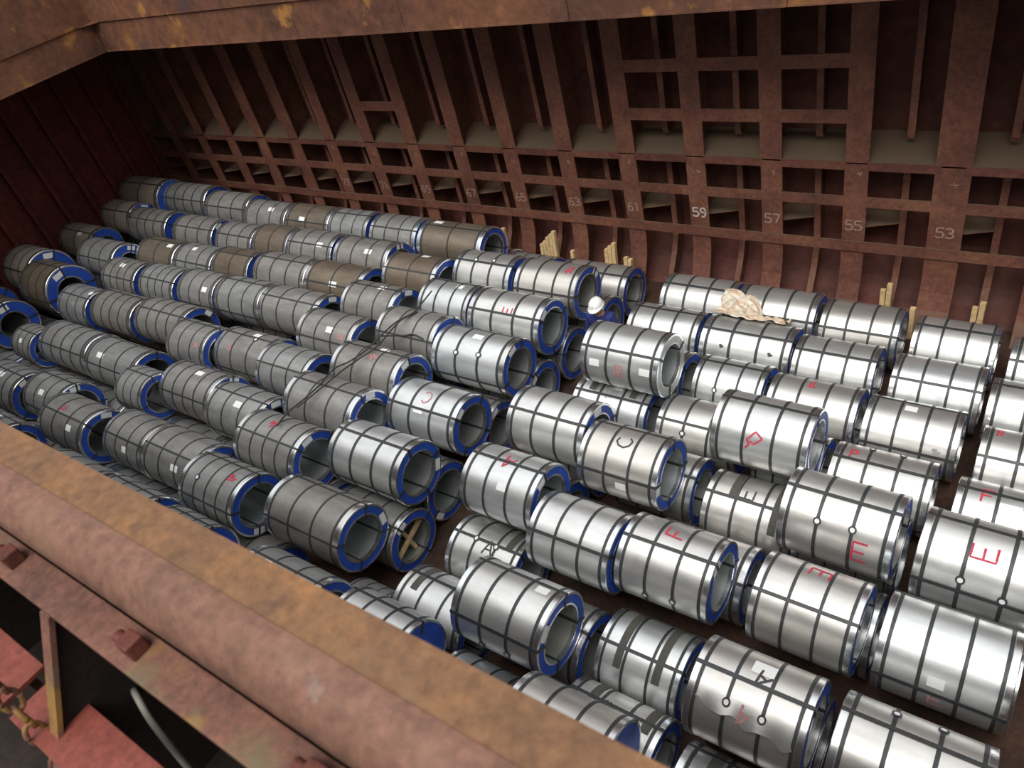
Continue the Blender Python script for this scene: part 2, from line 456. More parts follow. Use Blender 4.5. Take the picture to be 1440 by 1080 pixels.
for k, x in zip(range(-13, 11), FX):
    if x < WX0-0.1 or x + FR > WX1: continue
    xm = x + FR/2
    link('stiffener', us, M['frame'], wall_back, (xm, 0, 0))
    link('stiffener', ls, M['frame'], wall_back, (xm, 0, 0))
    link('bracket_plate', wedge, M['frame'], wall_back, (x, 0, 0))
    link('shelf_plate', shelf, M['hull'], wall_back, (x, 0, 0))
    link('stringer', st_up, M['frame'], wall_back, (x, 0, 0))
    link('stringer', st_lo, M['frame'], wall_back, (x, 0, 0))
    if k in (-1, 0, 1):
        link('cross_bar', inter, M['frame'], wall_back, (x, 0, 3.22))
        link('cross_bar', inter, M['frame'], wall_back, (x, 0, 4.02))
    if k == -6:
        link('cross_bar', inter, M['frame'], wall_back, (x, 0, 3.33))
    # deck beams' knees high up
    kn = MB(); kn.prism_x([(YS, DECK), (YS, DECK-1.0), (11.5, DECK-0.7), (10.9, DECK)], -0.012, 0.012)
    link('beam_knee', kn.mesh('beam_knee'), M['hull'], wall_back, (xm, 0, 0))

mb = MB(); mb.box(WX0-0.06, -2.6, 0, WX0, 12.0, DECK+0.4)
wall_left = tag(link('wall_left', mb.mesh('wall_left'), M['bulkhead']), 'dark red stiffened bulkhead closing the end of the hold', kind='structure')
sb = MB(); sb.box(0, -0.012, 0, 0.2, 0.012, DECK); sb.box(0.19, -0.05, 0, 0.215, 0.07, DECK); sb = sb.mesh('bulkhead_stiffener')
y = 0.4
while y < 11.6:
    link('bulkhead_stiffener', sb, M['bulkhead'], wall_left, (WX0, y, 0)); y += 0.765
mb = MB(); mb.box(WX1, -2.6, 0, WX1+0.06, 12.0, DECK+0.4)
tag(link('wall_right', mb.mesh('wall_right'), M['shell']), 'red bulkhead at the other end of the hold', kind='structure')
mb = MB(); mb.box(WX0, -2.66, 0, WX1, -2.6, 6.0)
tag(link('wall_front', mb.mesh('wall_front'), M['shell']), 'hull side under the deck the viewer stands on', kind='structure')

HY, HX = 9.6, -18.57            # far and end edges of the hatch opening
HXR = 6.0
mb = MB()
mb.box(WX0, HY+0.06, DECK, WX1, 12.0, DECK+0.03)
mb.box(WX0, -2.6, DECK, HX-0.06, HY+0.06, DECK+0.03)
mb.box(HXR+0.06, -2.6, DECK, WX1, HY+0.06, DECK+0.03)
ceiling = tag(link('ceiling', mb.mesh('ceiling'), M['hull']), 'shaded underside of the side deck above the hull frames', kind='structure')
bm_ = MB(); bm_.box(-0.012, HY+0.25, DECK-0.22, 0.012, YF+0.1, DECK); bm_.box(-0.06, HY+0.25, DECK-0.24, 0.06, YF+0.1, DECK-0.22); bm_ = bm_.mesh('deck_beam')
for x in FX:
    if WX0+0.2 < x < WX1-0.2: link('deck_beam', bm_, M['hull'], ceiling, (x, 0, 0))

# hatch coaming across the far side: lower girder plates and the upper plate lapping over them
ZB, ZL, ZT = 5.36, 6.0, 7.2
trim_1 = tag(empty('trim_1', (0, HY, ZB)), 'rusty hatch coaming girder along the far side of the opening', kind='structure')
def part(name, mbx, mat, parent, bev=0, smooth=False):
    me = mbx.mesh(name, smooth, bev)
    o = link(name, me, mat)
    o.parent = parent; o.location = -parent.location
    return o
xs = [HX, -15.4, -11.9, -9.3, -6.2, -3.2, 0.0, 3.0, HXR]
for a, b in zip(xs[:-1], xs[1:]):
    mb = MB(); mb.box(a+0.006, HY, ZB+0.03, b-0.006, HY+0.04, ZL+0.05)
    part('girder_plate', mb, M['coaming'], trim_1)
    mb = MB(); mb.box(a+0.006, HY-0.012, ZB, b-0.006, HY+0.2, ZB+0.03)
    part('bottom_flange', mb, M['coaming'], trim_1)
    mb = MB(); mb.box(a+0.004, HY-0.035, ZL, b-0.004, HY-0.005, ZT)
    part('coaming_plate', mb, M['coaming'], trim_1)
mb = MB(); mb.box(HX, HY-0.12, ZT, HXR, HY+0.3, ZT+0.05); part('coaming_bar', mb, M['coaming'], trim_1)
trim_2 = tag(empty('trim_2', (HX, 4, ZB)), 'rusty hatch coaming girder across the end of the opening', kind='structure')
ys = [0.3, 2.6, 4.9, 7.0, HY+0.045]
for a, b in zip(ys[:-1], ys[1:]):
    mb = MB(); mb.box(HX-0.04, a+0.005, ZB+0.03, HX, b-0.005, ZL+0.05); part('girder_plate', mb, M['coaming'], trim_2)
    mb = MB(); mb.box(HX-0.2, a+0.005, ZB, HX+0.012, b-0.005, ZB+0.03); part('bottom_flange', mb, M['coaming'], trim_2)
    mb = MB(); mb.box(HX+0.005, a+0.004, ZL, HX+0.035, b-0.004, ZT); part('coaming_plate', mb, M['coaming'], trim_2)
mb = MB(); mb.box(HX-0.3, 0.3, ZT, HX+0.12, HY, ZT+0.05); part('coaming_bar', mb, M['coaming'], trim_2)
mb = MB(); mb.prism_z([(HX+0.02, HY-0.02), (HX+0.34, HY-0.02), (HX+0.02, HY-0.34)], ZL-0.012, ZL+0.012); part('corner_gusset', mb, M['coaming'], trim_2)
mb = MB(); mb.box(HXR, 0.3, ZB, HXR+0.05, HY, ZT)
tag(link('trim_4', mb.mesh('trim_4'), M['coaming']), 'hatch coaming at the open end of the hatch', kind='structure')

# hatch coaming beside the viewer: top bar, round edge bar, ledge with cleats, coaming plate and brackets below
trim_3 = tag(empty('trim_3', (-2, 0.3, 5.8)), 'rusty hatch coaming in front of the viewer, out of focus', kind='structure')
NX0, NX1 = HX, HXR
mb = MB(); mb.prism_x([(0.45, 6.985), (0.45, 7.0), (0.33, 7.0), (0.315, 6.985), (0.315, 6.955), (0.45, 6.955)], NX0, NX1)
part('top_plate', mb, M['coam_top'], trim_3)
rb = [(0.332, 7.005), (0.30, 7.012), (0.262, 7.004), (0.228, 6.978), (0.208, 6.945), (0.2, 6.915), (0.208, 6.895), (0.23, 6.885), (0.332, 6.885)]
mb = MB(); mb.prism_x(rb, NX0, NX1); o = part('edge_bar', mb, M['coam_pink'], trim_3, smooth=True)
o.data.set_sharp_from_angle(angle=rad(50))
mb = MB(); mb.prism_x([(0.226, 6.70), (0.112, 6.70), (0.112, 6.665), (0.226, 6.665)], NX0, NX1); part('ledge', mb, M['coam_ledge'], trim_3, 0.004)
mb = MB(); mb.box(NX0, 0.225, 6.52, NX1, 0.31, 6.55); part('groove_shade', mb, M['tar'], trim_3)  # dark sheet put in for the shade of the slit under the bar
mb = MB(); mb.box(NX0, 0.30, 5.6, NX1, 0.33, 6.96); part('coaming_plate', mb, M['tar'], trim_3)  # 'tar' is steel coloured near black for the shade here
for cx in (-3.3, -2.55, -1.82, -1.08):
    c = MB(); c.box(cx-0.03, 0.145, 6.70, cx+0.03, 0.20, 6.755)
    cl = part('cleat', c, M['cleat'], trim_3, 0.006)
    pin = lathe_x([(-0.04, 0.0), (-0.04, 0.018), (0.03, 0.018), (0.03, 0.0)], 14)
    link('pin', pin, M['cleat'], cl, (cx-0.02, 0.17, 6.735))
for sx in (-3.57, -2.27, -0.95):
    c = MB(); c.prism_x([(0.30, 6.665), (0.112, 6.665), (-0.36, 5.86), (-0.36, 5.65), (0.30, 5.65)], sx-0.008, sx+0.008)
    st = part('bracket', c, M['tar'], trim_3)  # 'tar' is steel coloured near black for the shade here
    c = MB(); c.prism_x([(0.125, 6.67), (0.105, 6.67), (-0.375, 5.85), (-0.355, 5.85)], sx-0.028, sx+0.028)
    f_ = c.mesh('bracket_flange'); o = link('bracket_flange', f_, M['coam_ledge'], st)

# the side deck the viewer stands on with a red rail bar
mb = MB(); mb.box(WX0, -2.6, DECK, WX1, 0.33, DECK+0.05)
trim_5 = tag(link('trim_5', mb.mesh('trim_5'), M['tar']), 'dark deck plating between the viewer and the coaming', kind='structure')  # 'tar' is steel coloured near black for the shade here
for a, b in ((-3.5, -2.57), (-2.49, -1.6), (-1.52, -0.4)):
    c = MB(); c.box(a, -0.16, 6.28, b, 0.012, 6.30)
    link('rail_bar', c.mesh('rail_bar', bevel=0.003), M['deck_red'], trim_5)
    for q in (a+0.1, b-0.1):
        c = MB(); c.box(q-0.02, -0.06, DECK+0.05, q+0.02, -0.03, 6.28)
        link('rail_post', c.mesh('rail_post'), M['dark_steel'], trim_5)
o = tube('deck_hose', smooth_path([(-3.2, 0.12, 5.665), (-2.7, 0.13, 5.75), (-2.36, 0.13, 6.1), (-2.27+0.06, 0.115, 6.22), (-2.12, 0.08, 6.12), (-2.0, 0.05, 5.85), (-1.7, 0.05, 5.67), (-0.9, 0.06, 5.665)]), 0.012, M['cable_grey'])
tag(o, 'thin grey hose looping out of the dark gap beside the rail', 'hose')
chain = empty('chain_hook', (-2.33, -0.14, 5.65)); tag(chain, 'rusty chain and hook hanging at the rail bracket', 'chain')
def torus_link(parent, cx, cy, cz, R, r, stretch, plane):
    pts = []
    for k in range(25):
        a = 2*pi*k/24
        u, w = R*cos(a), R*stretch*sin(a)
        pts.append((cx+u, cy, cz+w) if plane == 0 else (cx, cy+u, cz+w))
    o = tube('chain_link', pts, r, M['coam_ledge'], None, 8); o.parent = parent; o.location = -parent.location
for k in range(9):
    torus_link(chain, -2.33, -0.10-0.012*k, 6.56-0.085*k, 0.026, 0.009, 2.0, k % 2)
o = tube('hook', smooth_path([(-2.33, -0.20, 5.84), (-2.33, -0.20, 5.77), (-2.30, -0.20, 5.68), (-2.25, -0.20, 5.67), (-2.21, -0.20, 5.70), (-2.22, -0.20, 5.76)], 6), 0.014, M['coam_ledge']); o.parent = chain; o.location = -chain.location

# ------------------------------------------------------------------ steel coils
R0, L0 = 0.455, 1.2
H = L0/2
RI = 0.70
ME = {}
ME['wrap'] = lathe_x([(-H+.004, RI*R0), (-H+.004, R0), (H-.004, R0), (H-.004, RI*R0)], 72, name='steel_wrap')
ME['bore'] = lathe_x([(-H+.002, RI*R0), (H-.002, RI*R0)], 48, name='bore_sleeve')
ME['ring'] = lathe_x([(H-.002, .725*R0), (H+.008, .725*R0), (H+.008, .955*R0), (H-.002, .955*R0)], 64, True, name='end_ring')
ME['edge'] = lathe_x([(H-.055, R0+.001), (H-.055, R0+.005), (H+.006, R0+.005), (H+.013, R0-.001), (H+.013, .945*R0), (H+.004, .945*R0)], 72, name='edge_protector')
ME['edge_l'] = lathe_x([(-H+.055, R0+.001), (-H+.055, R0+.005), (-H-.006, R0+.005), (-H-.013, R0-.001), (-H-.013, .9*R0), (-H, .9*R0)], 72, name='edge_protector')
ME['inner'] = lathe_x([(H+.004, .735*R0), (H+.012, .735*R0), (H+.012, .69*R0), (H-.04, .69*R0), (H-.04, .70*R0)], 48, name='inner_edge_protector')
ME['band'] = lathe_x([(-.019, R0+.0015), (-.019, R0+.006), (.019, R0+.006), (.019, R0+.0015)], 64, name='steel_band')
ME['cover'] = lathe_x([(H+.012, .012), (H+.012, .96*R0), (H, .96*R0)], 48, name='end_cover')
ME['band_thin'] = lathe_x([(-.013, R0+.0015), (-.013, R0+.006), (.013, R0+.006), (.013, R0+.0015)], 64, name='steel_band')
def eye_mesh(w=0.019, RI=RI):
    m_ = MB(); t = 0.004
    ro, ri = R0+.0065, RI*R0-.002
    xs_ = H+.014
    m_.box(-xs_, -w, ro, xs_, w, ro+t)
    m_.box(xs_, -w, ri-t, xs_+t, w, ro+t)
    m_.box(-xs_, -w, ri-t, xs_, w, ri)
    return m_.mesh('eye_strap')
ME['eye'] = eye_mesh(); ME['eye_thin'] = eye_mesh(0.014)
RT = 0.54   # heavier coils with a thicker wall of sheet
ME['wrap_t'] = lathe_x([(-H+.004, RT*R0), (-H+.004, R0), (H-.004, R0), (H-.004, RT*R0)], 72, name='steel_wrap')
ME['bore_t'] = lathe_x([(-H+.002, RT*R0), (H-.002, RT*R0)], 48, name='bore_sleeve')
ME['ring_t'] = lathe_x([(H-.002, .57*R0), (H+.008, .57*R0), (H+.008, .955*R0), (H-.002, .955*R0)], 64, True, name='end_ring')
ME['inner_t'] = lathe_x([(H+.004, .58*R0), (H+.012, .58*R0), (H+.012, .53*R0), (H-.04, .53*R0), (H-.04, .54*R0)], 48, name='inner_edge_protector')
ME['eye_t'] = eye_mesh(0.014, RT)
def ring_mesh():
    v = []; f = []
    prof = [(.044, 0), (.044, .008), (.026, .008), (.026, 0)]
    for k in range(18):
        a = 2*pi*k/18
        for r, z in prof: v.append((r*cos(a), r*sin(a), z))
    for k in range(18):
        for j in range(3):
            l = (k+1) % 18
            f.append((k*4+j, k*4+j+1, l*4+j+1, l*4+j))
    me = bpy.data.meshes.new('band_seal'); me.from_pydata(v, [], f); return me
ME['seal'] = ring_mesh()
def disc_mesh():
    v = [(.027*cos(2*pi*k/14), .027*sin(2*pi*k/14), .007) for k in range(14)]
    me = bpy.data.meshes.new('seal_disc'); me.from_pydata(v, [], [tuple(range(14))]); return me
ME['disc'] = disc_mesh()
def patch(x0, x1, a0, a1, r, n=8, name='paper_label', th=0.0015):
    v = []; f = []
    for k in range(n+1):
        a = rad(a0+(a1-a0)*k/n)
        for x in (x0, x1):
            v.append((x, r*sin(a), r*cos(a)))
    for k in range(n): f.append((2*k, 2*k+1, 2*k+3, 2*k+2))
    me = bpy.data.meshes.new(name); me.from_pydata(v, [], f)
    for p in me.polygons: p.use_smooth = True
    return me
ME['lab'] = patch(-.08, .08, -6.5, 6.5, R0+.004)
ME['lab_big'] = patch(-.13, .13, -9, 9, R0+.004)
ME['flab'] = MB(); ME['flab'].quad((H+.0105, -.09, -.05), (H+.0105, .09, -.05), (H+.0105, .09, .05), (H+.0105, -.09, .05)); ME['flab'] = ME['flab'].mesh('paper_label')

def coil(cid, x0, x1, y, z, R, label, mat='zinc', straps=(4, 0), bands=(.068, .345, .655, .932), group=None, marks=(), stickers=(), facelab=(), seals=(), slings=(), cover=False, yaw=0.0, full=True, thick=False):
    tk = '_t' if thick else ''
    Lc = x1 - x0
    s = R/R0
    root = empty('steel_coil', ((x0+x1)/2, y, z-R), (0, 0, yaw), (Lc/L0, s, s))
    tag(root, label, 'coil', group)
    ax = (0, 0, R0)
    link('steel_wrap', ME['wrap'+tk], M[mat], root, ax)
    link('bore_sleeve', ME['bore'+tk], M['bore'], root, ax)
    link('edge_protector', ME['edge'], M['chrome'], root, ax)
    link('edge_protector', ME['edge_l'], M['chrome'], root, ax)
    if cover: link('end_cover', ME['cover'], M['blue'], root, ax)
    else:
        link('end_ring', ME['ring'+tk], M['bore' if cid == 'E895' else 'blue'], root, ax)
        link('inner_edge_protector', ME['inner'+tk], M['chrome'], root, ax)
    for b in bands:
        link('steel_band', ME['band' if mat == 'zinc' else 'band_thin'], M['band'], root, (-H + b*L0, 0, R0))
    if full:
        n, r = straps
        for k in range(n):
            link('eye_strap', ME['eye_t' if thick else ('eye' if mat == 'zinc' else 'eye_thin')], M['band'], root, ax, (-rad(r + 360/n*k), 0, 0))
    for (xf, th, big) in stickers:
        tag(link('paper_label', ME['lab_big' if big else 'lab'], M['paper'], root, (-H + xf*L0, 0, R0), (-rad(th), 0, 0)), 'white paper label')
    for th in facelab:
        a = -rad(th)
        o = link('paper_label', ME['flab'], M['paper'], root, (0, -sin(a)*(.77 if thick else .845)*R0, R0 + cos(a)*(.77 if thick else .845)*R0), (a, 0, 0)); tag(o, 'white paper label')
    for (xf, th) in seals:
        b = min(bands, key=lambda q: abs(q-xf))
        a = -rad(th)
        o = link('band_seal', ME['seal'], M['band'], root, (-H + b*L0, -sin(a)*(R0+.005), R0 + cos(a)*(R0+.005)), (a, 0, 0))
        link('seal_disc', ME['disc'], M['paper'], o)
    for (xf, w, a0, a1) in slings:
        me = patch(-w/2, w/2, a0, a1, R0+.009, 24, 'protective_strip')
        link('protective_strip', me, M['sling'], root, (-H + xf*L0, 0, R0))
    for (ch, mt, xf, th, size, rot) in marks:
        xs_ = Lc/L0
        def mp(u, w, th=th, xf=xf, xs_=xs_):
            a = rad(th) + w/R0
            return (-H + xf*L0 + u/xs_, (R0+.0045)*sin(a), (R0+.0045)*cos(a))
        me = stroke_mesh(ch, size, .022, mp, rot)
        tag(link('painted_mark', me, M[mt], root, ax), 'hand-painted mark')
    return root

COIL = {}
COIL['U1a'] = coil('U1a', -21.500, -19.668, 9.846, 1.419, 0.520, 'brownish dusty strapped coil, first from the bulkhead, upper row along the ribbed wall', mat='zinc_dusty_lit', straps=(4, -20), bands=(0.068, 0.5, 0.932), group='upper coils stacked on the lower tier', thick=True, yaw=0.0019)
COIL['U1b'] = coil('U1b', -19.620, -17.816, 9.939, 1.374, 0.455, 'dull grey strapped coil, second from the bulkhead, upper row along the ribbed wall', mat='zinc_dull', straps=(4, 35), bands=(0.068, 0.284, 0.5, 0.716, 0.932), group='upper coils stacked on the lower tier', thick=True, yaw=0.0019)
COIL['U1c'] = coil('U1c', -17.626, -15.987, 9.802, 1.337, 0.455, 'dull grey strapped coil, third from the bulkhead, upper row along the ribbed wall', mat='zinc_dull', straps=(4, -50), group='upper coils stacked on the lower tier', yaw=0.0027)
COIL['U1d'] = coil('U1d', -15.939, -14.482, 9.690, 1.290, 0.455, 'dull grey strapped coil, fourth from the bulkhead, upper row along the ribbed wall', mat='zinc_dull', straps=(3, 20), group='upper coils stacked on the lower tier', stickers=[(0.63, -24, False)], facelab=[10], yaw=-0.0036)
COIL['U1e'] = coil('U1e', -14.434, -13.044, 9.702, 1.296, 0.455, 'brownish dusty strapped coil, fifth from the bulkhead, upper row along the ribbed wall', mat='zinc_brown', straps=(3, -50), bands=(0.068, 0.5, 0.932), group='upper coils stacked on the lower tier', stickers=[(0.4, -43, False)], yaw=-0.001)
COIL['U1f'] = coil('U1f', -12.996, -11.860, 9.698, 1.294, 0.455, 'dull grey strapped coil, sixth from the bulkhead, upper row along the ribbed wall', mat='zinc_dull', straps=(3, -8), group='upper coils stacked on the lower tier', yaw=0.0004)
COIL['U1g'] = coil('U1g', -11.717, -10.482, 9.689, 1.290, 0.455, 'dull grey strapped coil, seventh from the bulkhead, upper row along the ribbed wall', mat='zinc_dull', straps=(4, -35), group='upper coils stacked on the lower tier', yaw=-0.0039)
COIL['U1h'] = coil('U1h', -10.424, -8.860, 9.710, 1.250, 0.455, 'brownish dusty strapped coil, last before the gap, upper row along the ribbed wall', mat='zinc_brown', straps=(3, -8), bands=(0.068, 0.5, 0.932), group='upper coils stacked on the lower tier', stickers=[(0.2, 8, False)], yaw=-0.0018)
COIL['U2a'] = coil('U2a', -21.094, -19.735, 8.849, 1.331, 0.455, 'brownish dusty strapped coil, first from the bulkhead, second upper row from the ribbed wall', mat='zinc_dusty_lit', straps=(4, -35), bands=(0.068, 0.5, 0.932), group='upper coils stacked on the lower tier', facelab=[30], thick=True, yaw=0.0021)
COIL['U2b'] = coil('U2b', -19.687, -17.962, 8.737, 1.282, 0.455, 'dull grey strapped coil, second from the bulkhead, second upper row from the ribbed wall', mat='zinc_dull', straps=(3, -35), bands=(0.068, 0.284, 0.5, 0.716, 0.932), group='upper coils stacked on the lower tier', thick=True, yaw=0.0009)
COIL['U2c'] = coil('U2c', -17.589, -16.019, 8.717, 1.271, 0.455, 'dull grey strapped coil, third from the bulkhead, second upper row from the ribbed wall', mat='zinc_dull', straps=(4, -35), group='upper coils stacked on the lower tier', facelab=[-10], yaw=-0.0029)
COIL['U2d'] = coil('U2d', -15.835, -14.560, 8.694, 1.257, 0.455, 'dull grey strapped coil, fourth from the bulkhead, second upper row from the ribbed wall', mat='zinc_dull', straps=(3, -35), group='upper coils stacked on the lower tier', yaw=0.0022)
COIL['U2e'] = coil('U2e', -14.512, -13.402, 8.754, 1.290, 0.455, 'brownish dusty strapped coil, fifth from the bulkhead, second upper row from the ribbed wall', mat='zinc_brown', straps=(3, 35), bands=(0.068, 0.5, 0.932), group='upper coils stacked on the lower tier', yaw=-0.0027)
COIL['U2f'] = coil('U2f', -13.354, -12.013, 8.762, 1.294, 0.455, 'dull grey strapped coil, sixth from the bulkhead, second upper row from the ribbed wall', mat='zinc_dull', straps=(4, -35), group='upper coils stacked on the lower tier', stickers=[(0.73, -33, False)], yaw=0.0003)
COIL['U2g'] = coil('U2g', -11.903, -10.451, 8.753, 1.290, 0.455, 'dull grey strapped coil, seventh from the bulkhead, second upper row from the ribbed wall', mat='zinc_dull', straps=(4, 20), group='upper coils stacked on the lower tier', stickers=[(0.64, -30, False)], facelab=[20], yaw=-0.0024)
COIL['U2h'] = coil('U2h', -10.108, -8.888, 8.330, 1.380, 0.455, 'brownish dusty strapped coil, eighth from the bulkhead, second upper row from the ribbed wall', mat='zinc_brown', straps=(4, -35), bands=(0.068, 0.5, 0.932), group='upper coils stacked on the lower tier', stickers=[(0.6, 20, False)], yaw=0.0037)
COIL['U2i'] = coil('U2i', -8.788, -7.573, 8.801, 1.312, 0.455, 'bright silver strapped coil, ninth from the bulkhead, second upper row from the ribbed wall', mat='zinc', straps=(4, -20), group='upper coils stacked on the lower tier', seals=[(0.34, -16), (0.65, -12)], yaw=-0.0038)
COIL['U2j'] = coil('U2j', -7.433, -6.255, 8.804, 1.307, 0.455, 'silver coil with blue ring, ending just behind the worker in the white hard hat', mat='zinc', straps=(3, -65), group='upper coils stacked on the lower tier', facelab=[60], marks=[('~', 'red_paint', 0.81, -8, 0.2, 80)], yaw=-0.0007)
COIL['U3a'] = coil('U3a', -21.428, -19.878, 7.696, 1.246, 0.455, 'brownish dusty strapped coil, first from the bulkhead, third upper row from the ribbed wall', mat='zinc_dusty_lit', straps=(3, -20), bands=(0.068, 0.5, 0.932), group='upper coils stacked on the lower tier', stickers=[(0.62, -27, False)], thick=True, yaw=-0.0035)
COIL['U3b'] = coil('U3b', -19.317, -17.740, 7.108, 1.384, 0.455, 'dull grey strapped coil, second from the bulkhead, third upper row from the ribbed wall', mat='zinc_dull', straps=(4, 35), group='upper coils stacked on the lower tier', facelab=[35], thick=True, yaw=0.0008)
COIL['U3c'] = coil('U3c', -17.666, -16.203, 7.685, 1.253, 0.455, 'brownish dusty strapped coil, third from the bulkhead, third upper row from the ribbed wall', mat='zinc_brown', straps=(3, 5), bands=(0.068, 0.5, 0.932), group='upper coils stacked on the lower tier', stickers=[(0.8, -10, False)], yaw=0.0014)
COIL['U3d'] = coil('U3d', -16.155, -14.819, 7.702, 1.245, 0.455, 'dull grey strapped coil, fourth from the bulkhead, third upper row from the ribbed wall', mat='zinc_dull', straps=(4, -50), group='upper coils stacked on the lower tier', stickers=[(0.4, -5, False)], yaw=-0.0015)
COIL['U3e'] = coil('U3e', -14.771, -13.564, 7.758, 1.278, 0.455, 'brownish dusty strapped coil, fifth from the bulkhead, third upper row from the ribbed wall', mat='zinc_brown', straps=(4, -8), bands=(0.068, 0.5, 0.932), group='upper coils stacked on the lower tier', yaw=0.0016)
COIL['U3f'] = coil('U3f', -13.376, -11.847, 7.817, 1.307, 0.455, 'dull grey strapped coil, sixth from the bulkhead, third upper row from the ribbed wall', mat='zinc_dull', straps=(3, -8), group='upper coils stacked on the lower tier', facelab=[20], yaw=-0.0002)
COIL['U3g'] = coil('U3g', -11.799, -10.307, 7.815, 1.306, 0.455, 'brownish dusty strapped coil, seventh from the bulkhead, third upper row from the ribbed wall', mat='zinc_brown', straps=(3, -50), bands=(0.068, 0.5, 0.932), group='upper coils stacked on the lower tier', stickers=[(0.54, -48, False)], yaw=-0.002)
COIL['U3i'] = coil('U3i', -8.840, -7.788, 7.825, 1.310, 0.455, 'bright silver strapped coil, ninth from the bulkhead, third upper row from the ribbed wall', mat='zinc', straps=(3, 20), group='upper coils stacked on the lower tier', stickers=[(0.69, 3, False)], yaw=-0.0011)
COIL['U3j'] = coil('U3j', -7.728, -6.349, 7.821, 1.299, 0.455, 'silver coil with red E, last before the gap, third upper row from ribbed wall', mat='zinc', straps=(3, -41), group='upper coils stacked on the lower tier', facelab=[-25], marks=[('E', 'red_paint', 0.55, -33, 0.17, 90)], yaw=-0.0008)
COIL['X80'] = coil('X80', -20.699, -19.441, 6.047, 1.503, 0.580, 'brownish dusty strapped coil, first from the bulkhead, fourth upper row from the ribbed wall', mat='zinc_dusty_lit', straps=(4, 35), group='upper coils stacked on the lower tier', facelab=[20], thick=True, yaw=-0.0006)
COIL['X30'] = coil('X30', -19.393, -18.134, 5.778, 1.426, 0.580, 'brownish dusty strapped coil, first from the bulkhead, fifth upper row from the ribbed wall', mat='zinc_brown', straps=(4, 5), group='upper coils stacked on the lower tier', facelab=[-10], thick=True, yaw=0.0027)
COIL['V1'] = coil('V1', -17.692, -16.360, 6.729, 1.262, 0.455, 'dull grey strapped coil, second from the bulkhead, fourth upper row from the ribbed wall', mat='zinc_dull', straps=(4, -50), bands=(0.068, 0.284, 0.5, 0.716, 0.932), group='upper coils stacked on the lower tier', stickers=[(0.5, -10, False)], yaw=0.0017)
COIL['V2'] = coil('V2', -16.167, -14.890, 6.766, 1.282, 0.455, 'dull grey strapped coil, third from the bulkhead, fourth upper row from the ribbed wall', mat='zinc_dull', straps=(4, -35), bands=(0.068, 0.284, 0.5, 0.716, 0.932), group='upper coils stacked on the lower tier', yaw=-0.003)
COIL['V3'] = coil('V3', -14.743, -13.550, 6.822, 1.309, 0.455, 'dull grey strapped coil, fourth from the bulkhead, fourth upper row from the ribbed wall', mat='zinc_dull', straps=(3, 35), group='upper coils stacked on the lower tier', stickers=[(0.77, -40, False)], yaw=0.0035)
COIL['V4'] = coil('V4', -13.474, -12.127, 6.840, 1.317, 0.455, 'dull grey strapped coil, fifth from the bulkhead, fourth upper row from the ribbed wall', mat='zinc_dull', straps=(4, 5), group='upper coils stacked on the lower tier', yaw=-0.0012)
COIL['V5'] = coil('V5', -12.079, -10.550, 6.840, 1.317, 0.455, 'dull grey strapped coil, sixth from the bulkhead, fourth upper row from the ribbed wall', mat='zinc_dull', straps=(4, -20), group='upper coils stacked on the lower tier', facelab=[30], yaw=0.0022)
COIL['W5'] = coil('W5', -10.259, -9.058, 7.330, 1.380, 0.455, 'dull grey strapped coil, eighth from the bulkhead, third upper row from the ribbed wall', mat='zinc_dull', straps=(3, 5), group='upper coils stacked on the lower tier', stickers=[(0.63, 6, False)], facelab=[30], yaw=0.002)
COIL['V6'] = coil('V6', -10.474, -9.172, 6.394, 1.369, 0.455, 'dull grey strapped coil, seventh from the bulkhead, fourth upper row from the ribbed wall', mat='zinc_dull', straps=(4, 35), group='upper coils stacked on the lower tier', stickers=[(0.6, -30, False)], marks=[('~', 'faint_red', 0.82, -38, 0.16, 0)], yaw=-0.0016)
COIL['V7'] = coil('V7', -9.010, -7.781, 6.889, 1.336, 0.455, 'dull grey strapped coil, eighth from the bulkhead, fourth upper row from the ribbed wall', mat='zinc_dull', straps=(4, -50), group='upper coils stacked on the lower tier', yaw=-0.0023)
COIL['V8'] = coil('V8', -7.733, -6.346, 6.807, 1.258, 0.455, 'bright silver strapped coil, last before the gap, fourth upper row from the ribbed wall', mat='zinc', straps=(3, 27), group='upper coils stacked on the lower tier', stickers=[(0.53, 0, False)], facelab=[-10], seals=[(0.34, -43), (0.65, -38)], yaw=0.0001)
COIL['P0'] = coil('P0', -21.250, -19.914, 4.770, 1.360, 0.455, 'brownish dusty strapped coil, first from the bulkhead, sixth upper row from the ribbed wall', mat='zinc_dusty_lit', straps=(4, -35), group='upper coils stacked on the lower tier', thick=True, yaw=-0.0013)
COIL['P1'] = coil('P1', -19.866, -18.530, 4.469, 1.325, 0.540, 'brownish dusty strapped coil, second from the bulkhead, sixth upper row from the ribbed wall', mat='zinc_brown', straps=(4, 5), group='upper coils stacked on the lower tier', facelab=[0], thick=True, yaw=-0.0033)
COIL['Z1'] = coil('Z1', -17.872, -16.669, 5.645, 1.206, 0.455, 'dull grey strapped coil, second from the bulkhead, fifth upper row from the ribbed wall', mat='zinc_dull', straps=(4, -20), group='upper coils stacked on the lower tier', stickers=[(0.9, 0, False)], yaw=-0.0016)
COIL['Z2'] = coil('Z2', -16.496, -14.944, 5.702, 1.245, 0.455, 'dull grey strapped coil, third from the bulkhead, fifth upper row from the ribbed wall', mat='zinc_dull', straps=(3, 20), bands=(0.068, 0.284, 0.5, 0.716, 0.932), group='upper coils stacked on the lower tier', yaw=-0.0028)
